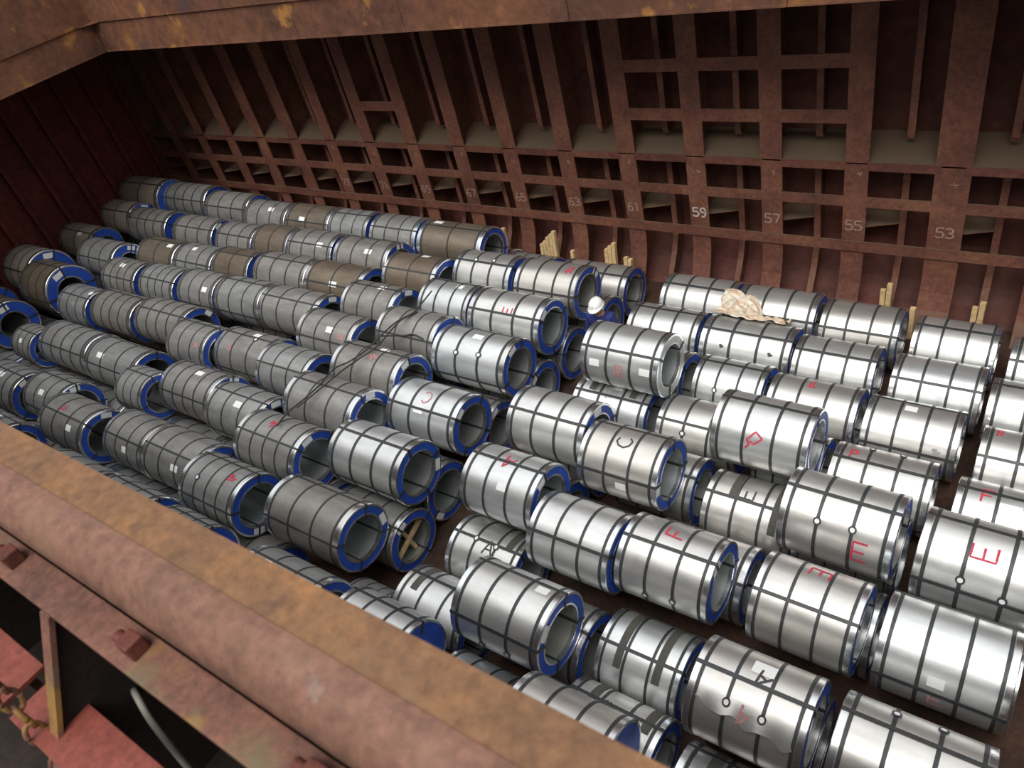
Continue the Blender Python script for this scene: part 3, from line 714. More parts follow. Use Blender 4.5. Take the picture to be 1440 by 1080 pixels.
COIL['Z3'] = coil('Z3', -14.835, -13.264, 5.770, 1.284, 0.455, 'dull grey strapped coil, fourth from the bulkhead, fifth upper row from the ribbed wall', mat='zinc_dull', straps=(4, -20), bands=(0.068, 0.284, 0.5, 0.716, 0.932), group='upper coils stacked on the lower tier', facelab=[60], yaw=0.004)
COIL['Z4'] = coil('Z4', -13.216, -12.082, 5.434, 1.282, 0.455, 'dull grey strapped coil, fifth from the bulkhead, fifth upper row from the ribbed wall', mat='zinc_dull', straps=(3, 20), group='upper coils stacked on the lower tier', marks=[('~', 'faint_red', 0.8, -38, 0.16, 0)], yaw=-0.0036)
COIL['Z5'] = coil('Z5', -12.034, -10.645, 5.623, 1.189, 0.455, 'dull grey strapped coil, sixth from the bulkhead, fifth upper row from the ribbed wall', mat='zinc_dull', straps=(4, 5), group='upper coils stacked on the lower tier', stickers=[(0.59, 16, False)], seals=[(0.65, 0)], marks=[('~', 'faint_red', 0.3, -34, 0.18, 0)], yaw=0.0034)
COIL['Z6'] = coil('Z6', -10.597, -9.413, 5.464, 1.266, 0.455, 'dull grey strapped coil, seventh from the bulkhead, fifth upper row from the ribbed wall', mat='zinc_dull', straps=(3, -35), group='upper coils stacked on the lower tier', yaw=0.0019)
COIL['Z7'] = coil('Z7', -9.124, -7.750, 5.874, 1.330, 0.455, 'dull grey strapped coil, eighth from the bulkhead, fifth upper row from the ribbed wall', mat='zinc_dull', straps=(4, 12), group='upper coils stacked on the lower tier', stickers=[(0.62, 18, False)], facelab=[0], marks=[('~', 'faint_red', 0.56, -8, 0.2, 30)], yaw=-0.0012)
COIL['Z8'] = coil('Z8', -7.702, -6.417, 5.582, 1.136, 0.455, 'silver coil with pale C mark, last before the gap, fifth upper row from wall', mat='zinc', straps=(4, -37), group='upper coils stacked on the lower tier', stickers=[(0.47, -39, False)], facelab=[-25], marks=[('C', 'faint_red', 0.52, -12, 0.2, 180)], yaw=-0.002)
COIL['Y1'] = coil('Y1', -17.457, -16.657, 4.263, 1.241, 0.400, 'dull grey strapped coil, third from the bulkhead, sixth upper row from the ribbed wall', mat='zinc_dull', straps=(4, -8), group='upper coils stacked on the lower tier', stickers=[(0.5, -40, False)], yaw=-0.0028)
COIL['Y2'] = coil('Y2', -16.548, -14.749, 4.507, 1.249, 0.455, 'dull grey strapped coil, fourth from the bulkhead, sixth upper row from the ribbed wall', mat='zinc_dull', straps=(4, -50), bands=(0.068, 0.284, 0.5, 0.716, 0.932), group='upper coils stacked on the lower tier', facelab=[10], yaw=0.0024)
COIL['Y3'] = coil('Y3', -14.701, -13.025, 4.490, 1.238, 0.455, 'dull grey strapped coil, fifth from the bulkhead, sixth upper row from the ribbed wall', mat='zinc_dull', straps=(4, 35), group='upper coils stacked on the lower tier', stickers=[(0.3, -30, False)], yaw=-0.0023)
COIL['Y4'] = coil('Y4', -12.977, -12.189, 4.096, 1.315, 0.410, 'dull grey strapped coil, sixth from the bulkhead, sixth upper row from the ribbed wall', mat='zinc_dull', straps=(4, 5), group='upper coils stacked on the lower tier', yaw=0.0036)
COIL['Y5'] = coil('Y5', -12.141, -10.754, 4.498, 1.243, 0.455, 'dull grey strapped coil, seventh from the bulkhead, sixth upper row from the ribbed wall', mat='zinc_dull', straps=(4, 35), bands=(0.068, 0.284, 0.5, 0.716, 0.932), group='upper coils stacked on the lower tier', stickers=[(0.58, 6, False)], facelab=[39], yaw=-0.0007)
COIL['Y6'] = coil('Y6', -10.706, -9.407, 4.397, 1.226, 0.455, 'dull grey strapped coil, eighth from the bulkhead, sixth upper row from the ribbed wall', mat='zinc_dull', straps=(4, 0), group='upper coils stacked on the lower tier', stickers=[(0.57, -20, False)], facelab=[20], yaw=-0.0026)
COIL['H'] = coil('H', -9.230, -7.794, 4.940, 1.387, 0.455, 'dull grey strapped coil, ninth from the bulkhead, sixth upper row from the ribbed wall', mat='zinc_dull', straps=(4, 1), group='upper coils stacked on the lower tier', facelab=[25], yaw=-0.001)
COIL['K'] = coil('K', -9.309, -8.005, 3.982, 1.382, 0.455, 'grey coil with red scrawl on which the end of the loose cable lies', mat='zinc_dull', straps=(4, -25), bands=(0.068, 0.284, 0.5, 0.716, 0.932), group='upper coils stacked on the lower tier', facelab=[0], marks=[('~', 'red_paint', 0.45, 5, 0.2, 20)], yaw=-0.0035)
COIL['D5'] = coil('D5', -7.746, -6.446, 4.409, 1.292, 0.455, 'bright silver strapped coil, last before the gap, sixth upper row from the ribbed wall', mat='zinc', straps=(4, -2), group='upper coils stacked on the lower tier', facelab=[115], yaw=-0.0006)
COIL['A7'] = coil('A7', -5.508, -4.451, 4.650, 1.349, 0.455, 'silver upper coil with a dark red A on its top', mat='zinc', straps=(3, 2), group='upper coils stacked on the lower tier', stickers=[(0.58, -39, False)], facelab=[-10], marks=[('A', 'red_paint', 0.5, 3, 0.2, 160)], yaw=-0.0029)
COIL['C9'] = coil('C9', -4.372, -3.314, 5.635, 1.248, 0.455, 'silver upper coil with a thin black C and a wide open blue ring', mat='zinc', straps=(4, -66), group='upper coils stacked on the lower tier', stickers=[(0.57, -82, False)], facelab=[-75], marks=[('C', 'black_paint', 0.5, -10, 0.2, 100)], yaw=0.0034)
COIL['T7'] = coil('T7', -5.581, -4.420, 5.820, 1.346, 0.455, 'silver upper coil right of the C coil, with a label on its blue ring', mat='zinc', straps=(3, -29), group='upper coils stacked on the lower tier', facelab=[15], yaw=0.001)
COIL['M1'] = coil('M1', -16.799, -15.327, 3.214, 1.159, 0.455, 'dull grey strapped coil, second from the bulkhead, seventh upper row from the ribbed wall', mat='zinc_dull', straps=(3, 5), bands=(0.068, 0.284, 0.5, 0.716, 0.932), group='upper coils stacked on the lower tier', stickers=[(0.5, -10, False)], facelab=[-5], yaw=-0.0004)
COIL['M2'] = coil('M2', -15.014, -13.784, 3.341, 1.225, 0.455, 'dull grey strapped coil, third from the bulkhead, seventh upper row from the ribbed wall', mat='zinc_dull', straps=(4, 20), group='upper coils stacked on the lower tier', stickers=[(0.5, -30, False)], facelab=[15], yaw=0.0018)
COIL['M3'] = coil('M3', -13.736, -12.308, 3.021, 1.289, 0.455, 'dull grey strapped coil, fourth from the bulkhead, seventh upper row from the ribbed wall', mat='zinc_dull', straps=(4, -20), group='upper coils stacked on the lower tier', stickers=[(0.71, -41, False)], facelab=[30], marks=[('E', 'red_paint', 0.4, -4, 0.15, 90)], yaw=-0.0017)
COIL['M4'] = coil('M4', -12.098, -10.998, 3.256, 1.159, 0.455, 'dull grey strapped coil, fifth from the bulkhead, seventh upper row from the ribbed wall', mat='zinc_dull', straps=(4, -35), group='upper coils stacked on the lower tier', stickers=[(0.6, -55, False)], yaw=-0.0031)
COIL['M5'] = coil('M5', -10.950, -9.595, 3.266, 1.168, 0.455, 'dull grey strapped coil, sixth from the bulkhead, seventh upper row from the ribbed wall', mat='zinc_dull', straps=(4, -22), group='upper coils stacked on the lower tier', stickers=[(0.65, -48, False)], yaw=0.0026)
COIL['M6'] = coil('M6', -9.547, -8.338, 3.052, 1.272, 0.455, 'dull grey strapped coil, seventh from the bulkhead, seventh upper row from the ribbed wall', mat='zinc_dull', straps=(4, 30), bands=(0.068, 0.284, 0.5, 0.716, 0.932), group='upper coils stacked on the lower tier', facelab=[-150], seals=[(0.34, -24)], marks=[('~', 'red_paint', 0.77, 0, 0.18, 0)], yaw=0.0003)
COIL['BL'] = coil('BL', -7.940, -6.536, 3.281, 1.179, 0.455, 'shiny silver coil with open blue-ringed bore, last of the upper row beside the near coaming', mat='zinc_dull', straps=(4, 34), group='upper coils stacked on the lower tier', facelab=[95], yaw=-0.0026)
COIL['N1'] = coil('N1', -15.220, -13.820, 2.154, 1.275, 0.455, 'grey coil peeping over the near coaming, first of that row', mat='zinc_dull', straps=(4, 35), group='upper coils stacked on the lower tier', stickers=[(0.5, 30, False)], yaw=-0.0013)
COIL['N2'] = coil('N2', -12.385, -10.963, 2.086, 1.235, 0.455, 'grey coil peeping over the near coaming, second of that row', mat='zinc_dull', straps=(3, -8), group='upper coils stacked on the lower tier', yaw=-0.0018)
COIL['N3'] = coil('N3', -10.743, -9.533, 2.116, 1.254, 0.455, 'grey coil peeping over the near coaming, third of that row', mat='zinc_dull', straps=(4, 35), group='upper coils stacked on the lower tier', yaw=0.0)
COIL['N4'] = coil('N4', -9.236, -8.276, 2.097, 1.242, 0.455, 'grey coil peeping over the near coaming, fourth of that row', mat='zinc_dull', straps=(3, 35), group='upper coils stacked on the lower tier', yaw=0.0024)
COIL['N5'] = coil('N5', -7.317, -6.060, 2.160, 1.257, 0.455, 'grey upper coil half hidden by the coaming below the shiny open-bored coil', mat='zinc_dull', straps=(4, 20), group='upper coils stacked on the lower tier', stickers=[(0.3, 10, False)], yaw=0.0007)
COIL['N6'] = coil('N6', -5.735, -4.705, 2.230, 1.226, 0.455, 'grey coil with closed blue end and white label by the near coaming', mat='zinc', straps=(3, 35), group='upper coils stacked on the lower tier', facelab=[15], cover=True, yaw=-0.0016)
COIL['N7'] = coil('N7', -4.641, -3.791, 2.365, 0.455, 0.455, 'shaded lower coil showing a sliver between the coaming and the open-bored coil', mat='zinc', straps=(4, 20), group='lower coils standing on the floor of the hold', yaw=0.0013)
COIL['N8'] = coil('N8', -3.345, -2.282, 2.211, 1.248, 0.455, 'silver coil with plain blue end cut off by the near coaming', mat='zinc', straps=(4, -20), group='upper coils stacked on the lower tier', cover=True, yaw=0.0022)
COIL['N9'] = coil('N9', -3.210, -2.170, 2.704, 0.455, 0.455, 'lower coil with dark strips and a black scrawl behind the plain blue-ended coil', mat='zinc', straps=(4, 20), group='lower coils standing on the floor of the hold', marks=[('~', 'black_paint', 0.42, 19, 0.16, 0)], slings=[(0.25, 0.11, 5, 65), (0.85, 0.11, 5, 65)], yaw=-0.0016)
COIL['R1'] = coil('R1', -5.808, -4.750, 3.139, 0.455, 0.455, 'lower silver coil with one wide dark strip, behind the open-bored coil by the coaming', mat='zinc', straps=(4, 20), group='lower coils standing on the floor of the hold', slings=[(0.2, 0.11, -10, 65)], yaw=-0.0026)
COIL['Ac'] = coil('Ac', -5.655, -4.620, 4.100, 0.455, 0.455, 'lower silver coil with a black A between two band seals', mat='zinc', straps=(3, -8), group='lower coils standing on the floor of the hold', seals=[(0.34, -9), (0.65, -11)], marks=[('A', 'black_paint', 0.56, -16, 0.19, 0)], slings=[(0.82, 0.11, -10, 65)], yaw=0.0004)
COIL['l605'] = coil('l605', -7.702, -6.452, 3.887, 0.455, 0.455, 'lower coil at the gap with crossed timber brace inside its blue-ringed bore', mat='zinc_dull', straps=(4, -20), group='lower coils standing on the floor of the hold', facelab=[-15], yaw=0.0014)
COIL['l650'] = coil('l650', -7.791, -6.549, 4.823, 0.455, 0.455, 'lower blue-ringed coil at the gap, next behind the coil holding the timber brace', mat='zinc_dull', straps=(4, -20), group='lower coils standing on the floor of the hold', facelab=[-125], yaw=0.0025)
COIL['l715'] = coil('l715', -7.764, -6.514, 6.221, 0.455, 0.455, 'lower blue-ringed coil at the gap between the coils marked C and A', mat='zinc_dull', straps=(4, 20), group='lower coils standing on the floor of the hold', facelab=[-10], yaw=0.0024)
COIL['l775'] = coil('l775', -7.620, -6.370, 7.285, 0.455, 0.455, 'lower blue-ringed coil peeping out below the silver coil with the red E', mat='zinc_dull', straps=(4, -20), group='lower coils standing on the floor of the hold', facelab=[-30], yaw=0.0012)
COIL['l820'] = coil('l820', -7.574, -6.324, 8.221, 0.455, 0.455, 'lower blue-ringed coil just below the worker and right of the red E coil', mat='zinc_dull', straps=(4, 35), group='lower coils standing on the floor of the hold', yaw=-0.0007)
COIL['l875'] = coil('l875', -7.386, -6.136, 9.185, 0.455, 0.455, "lower blue-ringed coil close behind the worker's shoulder", mat='zinc_dull', straps=(3, 35), group='lower coils standing on the floor of the hold', yaw=0.0029)
COIL['E885'] = coil('E885', -7.549, -6.164, 10.121, 0.455, 0.455, 'silver coil with open bore standing alone at the foot of the frame marked 61', mat='zinc', straps=(4, -20), group='lower coils standing on the floor of the hold', yaw=0.0037)
COIL['l730'] = coil('l730', -10.140, -8.873, 10.200, 0.455, 0.455, 'lower coil of which only a blue rim shows by the wall timbers', mat='zinc_dull', straps=(4, -35), group='lower coils standing on the floor of the hold', yaw=0.0002)
COIL['r1a'] = coil('r1a', -5.428, -4.193, 10.093, 0.455, 0.455, 'bright strapped coil, first past the worker, lower row along the ribbed wall', mat='zinc', straps=(3, -17), group='lower coils standing on the floor of the hold', yaw=-0.0027)
COIL['r1b'] = coil('r1b', -4.101, -2.866, 10.060, 0.455, 0.455, 'bright strapped coil, second past the worker, lower row along the ribbed wall', mat='zinc', straps=(4, 35), group='lower coils standing on the floor of the hold', yaw=-0.0002)
COIL['r1c'] = coil('r1c', -2.736, -1.666, 9.965, 0.455, 0.455, 'bright strapped coil just past the plastic sheet, lower row along the ribbed wall', mat='zinc', straps=(4, -50), group='lower coils standing on the floor of the hold', yaw=0.0018)
COIL['r1d'] = coil('r1d', -1.453, -0.432, 9.868, 0.455, 0.455, 'bright strapped coil, fourth past the worker, lower row along the ribbed wall', mat='zinc', straps=(4, -8), group='lower coils standing on the floor of the hold', yaw=-0.0026)
COIL['r2a'] = coil('r2a', -5.606, -4.405, 9.157, 0.455, 0.455, 'bright strapped coil, first past the worker, second lower row from the ribbed wall', mat='zinc', straps=(4, 5), group='lower coils standing on the floor of the hold', yaw=0.0013)
COIL['r2b'] = coil('r2b', -4.300, -2.936, 9.124, 0.455, 0.455, 'bright coil under the crumpled plastic sheet, second past the worker, second lower row', mat='zinc', straps=(4, -20), group='lower coils standing on the floor of the hold', marks=[('~', 'black_paint', 0.25, -52, 0.07, 0), ('~', 'black_paint', 0.8, -52, 0.08, 0)], yaw=0.001)
COIL['r2c'] = coil('r2c', -2.838, -1.748, 9.003, 0.455, 0.455, 'bright strapped coil, third past the worker, second lower row from the ribbed wall', mat='zinc', straps=(4, -20), group='lower coils standing on the floor of the hold', yaw=0.0018)
COIL['r2d'] = coil('r2d', -1.508, -0.451, 8.932, 0.455, 0.455, 'bright strapped coil, fourth past the worker, second lower row from the ribbed wall', mat='zinc', straps=(3, -35), group='lower coils standing on the floor of the hold', yaw=-0.0027)
COIL['r3a'] = coil('r3a', -4.012, -3.012, 8.146, 0.455, 0.455, 'bright strapped coil, first past the worker, third lower row from the ribbed wall', mat='zinc', straps=(4, 5), group='lower coils standing on the floor of the hold', seals=[(0.31, -53)], yaw=0.0012)
COIL['r3b'] = coil('r3b', -2.895, -1.744, 8.057, 0.455, 0.455, 'bright strapped coil with red TT scrawl, second past the worker, third lower row from wall', mat='zinc', straps=(3, 35), group='lower coils standing on the floor of the hold', marks=[('T', 'red_paint', 0.46, 10, 0.15, 180)], yaw=0.0015)
COIL['r3c'] = coil('r3c', -1.617, -0.535, 7.996, 0.455, 0.455, 'bright strapped coil, third past the worker, third lower row from the ribbed wall', mat='zinc', straps=(4, 20), group='lower coils standing on the floor of the hold', stickers=[(0.45, 4, False)], marks=[('~', 'grey_paint', 0.8, -60, 0.1, 0)], yaw=-0.0037)
COIL['r3d'] = coil('r3d', -0.298, 0.852, 7.824, 0.455, 0.455, 'bright strapped coil, fourth past the worker, third lower row from the ribbed wall', mat='zinc', straps=(4, -35), group='lower coils standing on the floor of the hold', marks=[('T', 'red_paint', 0.12, 10, 0.15, 0)], yaw=-0.0027)
COIL['E895'] = coil('E895', -5.324, -4.127, 7.428, 1.358, 0.455, 'mottled silver upper coil directly in front of the worker', mat='zinc', straps=(3, -41), group='upper coils stacked on the lower tier', stickers=[(0.85, -69, False), (0.19, -69, False)], marks=[('B', 'faint_red', 0.52, -77, 0.17, 0)], yaw=0.0031)
COIL['tpA'] = coil('tpA', -5.542, -4.353, 7.189, 0.455, 0.455, 'lower silver coil with two dark strips and grey A, below the mottled coil', mat='zinc', straps=(3, -20), group='lower coils standing on the floor of the hold', stickers=[(0.54, 2, False)], marks=[('A', 'grey_paint', 0.44, -13, 0.2, 180)], slings=[(0.22, 0.11, -15, 65), (0.78, 0.11, -15, 65)], yaw=0.0037)
COIL['r4a'] = coil('r4a', -4.131, -2.981, 7.171, 0.455, 0.455, 'bright lower coil with a band seal, between the mottled coil and the red diamond coil', mat='zinc', straps=(4, -35), group='lower coils standing on the floor of the hold', seals=[(0.34, -53)], yaw=0.0004)
COIL['S108'] = coil('S108', -3.023, -1.889, 6.625, 1.307, 0.455, 'bright upper coil with a faint red diamond scrawl on its side', mat='zinc', straps=(3, 5), group='upper coils stacked on the lower tier', marks=[('D', 'red_paint', 0.47, -58, 0.22, 0)], yaw=-0.0007)
COIL['r4c'] = coil('r4c', -1.761, -0.651, 7.000, 0.455, 0.455, 'bright lower coil with a small red P near its end', mat='zinc', straps=(4, -8), group='lower coils standing on the floor of the hold', seals=[(0.34, 28), (0.65, 30)], marks=[('P', 'red_paint', 0.2, 4, 0.14, 0)], yaw=0.0013)
COIL['r4d'] = coil('r4d', -0.391, 0.759, 6.888, 0.455, 0.455, 'bright lower coil at the frame edge with red F and large white label', mat='zinc', straps=(3, 5), group='lower coils standing on the floor of the hold', stickers=[(0.44, -17, True)], marks=[('F', 'red_paint', 0.26, -2, 0.18, 0)], yaw=-0.0024)
COIL['r5L'] = coil('r5L', -2.967, -1.881, 6.015, 0.455, 0.455, 'lower silver coil with dark strips and a thin black E', mat='zinc', straps=(4, -20), group='lower coils standing on the floor of the hold', marks=[('E', 'black_paint', 0.43, -8, 0.2, 90)], slings=[(0.3, 0.12, -22, 65), (0.8, 0.1, -60, 50)], yaw=-0.004)
COIL['r5k'] = coil('r5k', -4.300, -3.179, 6.128, 0.455, 0.455, 'lower coil showing only a dark end beside the strip-marked E coil', mat='zinc', straps=(4, -20), group='lower coils standing on the floor of the hold', yaw=0.0028)
COIL['E118'] = coil('E118', -1.858, -0.742, 5.622, 1.309, 0.455, 'bright upper coil with an upright red E beside one of its two band seals', mat='zinc', straps=(3, -8), group='upper coils stacked on the lower tier', seals=[(0.29, -47), (0.61, -45)], marks=[('E', 'red_paint', 0.75, -72, 0.21, 0)], yaw=-0.0171)
COIL['E135'] = coil('E135', -0.524, 0.626, 5.558, 1.302, 0.455, 'bright coil at the frame edge with a bold red E lying on its back', mat='zinc', straps=(4, 15), group='upper coils stacked on the lower tier', seals=[(0.3, -60), (0.62, -70)], marks=[('E', 'red_paint', 0.46, -20, 0.21, 90)], yaw=-0.0185)
COIL['T830'] = coil('T830', -4.348, -3.307, 4.363, 1.206, 0.455, 'plain silver upper coil butted against the coil with the red F', mat='zinc', straps=(3, -42), group='upper coils stacked on the lower tier', yaw=0.0004)
COIL['F960'] = coil('F960', -3.236, -2.198, 4.454, 1.208, 0.455, 'silver upper coil with a red F lying on its top and a blue ring', mat='zinc', straps=(3, -13), group='upper coils stacked on the lower tier', facelab=[-15], seals=[(0.3, -92), (0.65, -84)], marks=[('F', 'red_paint', 0.5, 15, 0.2, 85)], yaw=0.0037)
COIL['F114'] = coil('F114', -1.761, -0.798, 4.463, 1.252, 0.455, 'silver upper coil with a red E lying prongs down near its top', mat='zinc', straps=(3, -29), group='upper coils stacked on the lower tier', marks=[('E', 'red_paint', 0.53, 22, 0.19, -95)], yaw=-0.0196)
COIL['N130'] = coil('N130', -0.604, 0.420, 4.466, 1.254, 0.455, 'large plain bright coil with one white label, below the bold red E coil', mat='zinc', straps=(3, -76), group='upper coils stacked on the lower tier', stickers=[(0.48, -61, False)], marks=[('E', 'faint_red', 0.5, -85, 0.15, 0)], yaw=-0.0016)
COIL['A740'] = coil('A740', -4.520, -3.412, 3.142, 1.314, 0.455, 'silver upper coil with open blue-ringed bore beside the near rusty coaming', mat='zinc', straps=(4, 32), group='upper coils stacked on the lower tier', stickers=[(0.8, 20, False)], facelab=[-35], seals=[(0.34, -95), (0.65, -88)], yaw=-0.0016)
COIL['E107'] = coil('E107', -1.906, -0.888, 3.274, 1.330, 0.455, 'dented bright upper coil with wavy sheet lap, white sheet and black A', mat='zinc', straps=(3, -4), group='upper coils stacked on the lower tier', stickers=[(0.55, 18, True)], seals=[(0.35, -34), (0.69, -36)], marks=[('A', 'black_paint', 0.55, 4, 0.16, 150), ('A', 'faint_red', 0.5, -42, 0.16, 150)], yaw=0.0001)
COIL['tape'] = coil('tape', -3.191, -2.258, 3.640, 0.455, 0.455, 'lower silver coil with two wide dark strips beside the dented coil', mat='zinc', straps=(4, -20), group='lower coils standing on the floor of the hold', slings=[(0.27, 0.11, -48, 65), (0.75, 0.11, -48, 65)], yaw=0.0037)
COIL['l830'] = coil('l830', -4.550, -3.351, 3.509, 0.455, 0.455, 'lower coil whose blue rim shows behind the open-bored coil by the near coaming', mat='zinc', straps=(3, -8), group='lower coils standing on the floor of the hold', yaw=-0.0007)
COIL['M117'] = coil('M117', -0.688, 0.403, 3.266, 1.327, 0.455, 'bright coil in the bottom corner with two band seals along its top', mat='zinc', straps=(3, 12), group='upper coils stacked on the lower tier', seals=[(0.31, 35), (0.7, 41)], yaw=0.0005)
COIL['r3z'] = coil('r3z', -5.300, -4.219, 8.129, 0.455, 0.455, 'lower coil hidden behind the mottled coil before the worker', mat='zinc', straps=(4, -20), group='lower coils standing on the floor of the hold', yaw=-0.0003)
COIL['r4b'] = coil('r4b', -2.677, -1.877, 7.007, 0.455, 0.455, 'lower coil mostly hidden behind the coil with the faint red diamond', mat='zinc', straps=(3, 5), group='lower coils standing on the floor of the hold', yaw=-0.0009)
COIL['r6a'] = coil('r6a', -3.300, -2.106, 5.007, 0.455, 0.455, 'lower coil whose end shows between the red F and prongs-down red E coils', mat='zinc', straps=(4, -35), group='lower coils standing on the floor of the hold', yaw=0.0037)
COIL['r6b'] = coil('r6b', -4.500, -3.391, 4.919, 0.455, 0.455, 'lower coil glimpsed in the gap below the thin black C coil', mat='zinc', straps=(4, -50), group='lower coils standing on the floor of the hold', slings=[(0.3, 0.11, -10, 65)], yaw=-0.0012)
COIL['N10'] = coil('N10', -1.916, -0.724, 2.592, 0.455, 0.455, 'lower silver coil at the bottom of the view below the dented coil', mat='zinc', straps=(4, -50), group='lower coils standing on the floor of the hold', slings=[(0.25, 0.11, -30, 65)], yaw=-0.0009)
COIL['r2e'] = coil('r2e', -0.346, 0.804, 8.760, 0.455, 0.455, 'bright strapped coil, fifth past the worker, second lower row from the ribbed wall', mat='zinc', straps=(4, 5), group='lower coils standing on the floor of the hold', yaw=0.0033)
COIL['r1e'] = coil('r1e', -0.247, 0.903, 9.696, 0.455, 0.455, 'bright strapped coil, fifth past the worker, lower row along the ribbed wall', mat='zinc', straps=(4, -35), group='lower coils standing on the floor of the hold', yaw=-0.0014)
COIL['h0_9'] = coil('h0_9', -8.825, -7.830, 10.108, 0.455, 0.455, 'dim lower coil glimpsed between tenth and first upper rows, tenth column from the bulkhead', mat='zinc_dull', full=False, straps=(4, -8), group='lower coils standing on the floor of the hold', yaw=0.0)
COIL['h1_0'] = coil('h1_0', -21.870, -20.630, 9.172, 0.455, 0.455, 'dim lower coil glimpsed between first and second upper rows, first column from the bulkhead', mat='zinc_dull', full=False, straps=(4, -8), group='lower coils standing on the floor of the hold', yaw=0.0)
COIL['h1_3'] = coil('h1_3', -17.770, -16.330, 9.172, 0.455, 0.455, 'dim lower coil glimpsed between first and second upper rows, fourth column from the bulkhead', mat='zinc_dull', full=False, straps=(3, -8), group='lower coils standing on the floor of the hold', yaw=0.0)
COIL['h1_4'] = coil('h1_4', -16.270, -14.930, 9.172, 0.455, 0.455, 'dim lower coil glimpsed between first and second upper rows, fifth column from the bulkhead', mat='zinc_dull', full=False, straps=(4, -8), group='lower coils standing on the floor of the hold', yaw=0.0)
COIL['h1_7'] = coil('h1_7', -12.020, -10.630, 9.172, 0.455, 0.455, 'dim lower coil glimpsed between first and second upper rows, eighth column from the bulkhead', mat='zinc_dull', full=False, straps=(4, -8), group='lower coils standing on the floor of the hold', yaw=0.0)
COIL['h3_0'] = coil('h3_0', -21.870, -20.630, 7.200, 0.455, 0.455, 'dim lower coil glimpsed between third and fourth upper rows, first column from the bulkhead', mat='zinc_dull', full=False, straps=(4, 35), group='lower coils standing on the floor of the hold', yaw=0.0)
COIL['h3_1'] = coil('h3_1', -20.570, -19.230, 7.200, 0.455, 0.455, 'dim lower coil glimpsed between third and fourth upper rows, second column from the bulkhead', mat='zinc_dull', full=False, straps=(3, 5), group='lower coils standing on the floor of the hold', yaw=0.0)
COIL['h3_5'] = coil('h3_5', -14.870, -13.430, 7.200, 0.455, 0.455, 'dim lower coil glimpsed between third and fourth upper rows, sixth column from the bulkhead', mat='zinc_dull', full=False, straps=(4, -20), group='lower coils standing on the floor of the hold', yaw=0.0)
COIL['h3_6'] = coil('h3_6', -13.370, -12.080, 7.200, 0.455, 0.455, 'dim lower coil glimpsed between third and fourth upper rows, seventh column from the bulkhead', mat='zinc_dull', full=False, straps=(4, -20), group='lower coils standing on the floor of the hold', yaw=0.0)
COIL['h3_9'] = coil('h3_9', -9.270, -7.830, 7.200, 0.455, 0.455, 'dim lower coil glimpsed between third and fourth upper rows, tenth column from the bulkhead', mat='zinc_dull', full=False, straps=(4, -20), group='lower coils standing on the floor of the hold', yaw=0.0)
COIL['h4_0'] = coil('h4_0', -21.870, -20.630, 6.200, 0.455, 0.455, 'dim lower coil glimpsed between fourth and fifth upper rows, first column from the bulkhead', mat='zinc_dull', full=False, straps=(4, -50), group='lower coils standing on the floor of the hold', yaw=0.0)
COIL['h4_1'] = coil('h4_1', -20.570, -19.230, 6.200, 0.455, 0.455, 'dim lower coil glimpsed between fourth and fifth upper rows, second column from the bulkhead', mat='zinc_dull', full=False, straps=(4, -20), group='lower coils standing on the floor of the hold', yaw=0.0)
COIL['h4_3'] = coil('h4_3', -17.770, -16.330, 6.200, 0.455, 0.455, 'dim lower coil glimpsed between fourth and fifth upper rows, fourth column from the bulkhead', mat='zinc_dull', full=False, straps=(4, -20), group='lower coils standing on the floor of the hold', yaw=0.0)
COIL['h4_4'] = coil('h4_4', -16.270, -14.930, 6.200, 0.455, 0.455, 'dim lower coil glimpsed between fourth and fifth upper rows, fifth column from the bulkhead', mat='zinc_dull', full=False, straps=(3, -8), group='lower coils standing on the floor of the hold', yaw=0.0)
COIL['h5_1'] = coil('h5_1', -20.570, -19.230, 5.000, 0.455, 0.455, 'dim lower coil glimpsed between fifth and sixth upper rows, second column from the bulkhead', mat='zinc_dull', full=False, straps=(3, -50), group='lower coils standing on the floor of the hold', yaw=0.0)
COIL['h5_2'] = coil('h5_2', -19.170, -17.830, 5.000, 0.455, 0.455, 'dim lower coil glimpsed between fifth and sixth upper rows, third column from the bulkhead', mat='zinc_dull', full=False, straps=(4, 5), group='lower coils standing on the floor of the hold', yaw=0.0)
COIL['h5_7'] = coil('h5_7', -12.020, -10.630, 5.000, 0.455, 0.455, 'dim lower coil glimpsed between fifth and sixth upper rows, eighth column from the bulkhead', mat='zinc_dull', full=False, straps=(4, -35), group='lower coils standing on the floor of the hold', yaw=0.0)
COIL['h6_2'] = coil('h6_2', -19.170, -17.830, 3.870, 0.455, 0.455, 'dim lower coil glimpsed between sixth and seventh upper rows, third column from the bulkhead', mat='zinc_dull', full=False, straps=(4, -50), group='lower coils standing on the floor of the hold', yaw=0.0)
COIL['h6_3'] = coil('h6_3', -17.770, -16.330, 3.870, 0.455, 0.455, 'dim lower coil glimpsed between sixth and seventh upper rows, fourth column from the bulkhead', mat='zinc_dull', full=False, straps=(3, 35), group='lower coils standing on the floor of the hold', yaw=0.0)
COIL['h6_4'] = coil('h6_4', -16.270, -14.930, 3.870, 0.455, 0.455, 'dim lower coil glimpsed between sixth and seventh upper rows, fifth column from the bulkhead', mat='zinc_dull', full=False, straps=(4, -50), group='lower coils standing on the floor of the hold', yaw=0.0)
COIL['h6_5'] = coil('h6_5', -14.870, -13.430, 3.870, 0.455, 0.455, 'dim lower coil glimpsed between sixth and seventh upper rows, sixth column from the bulkhead', mat='zinc_dull', full=False, straps=(4, 5), group='lower coils standing on the floor of the hold', yaw=0.0)
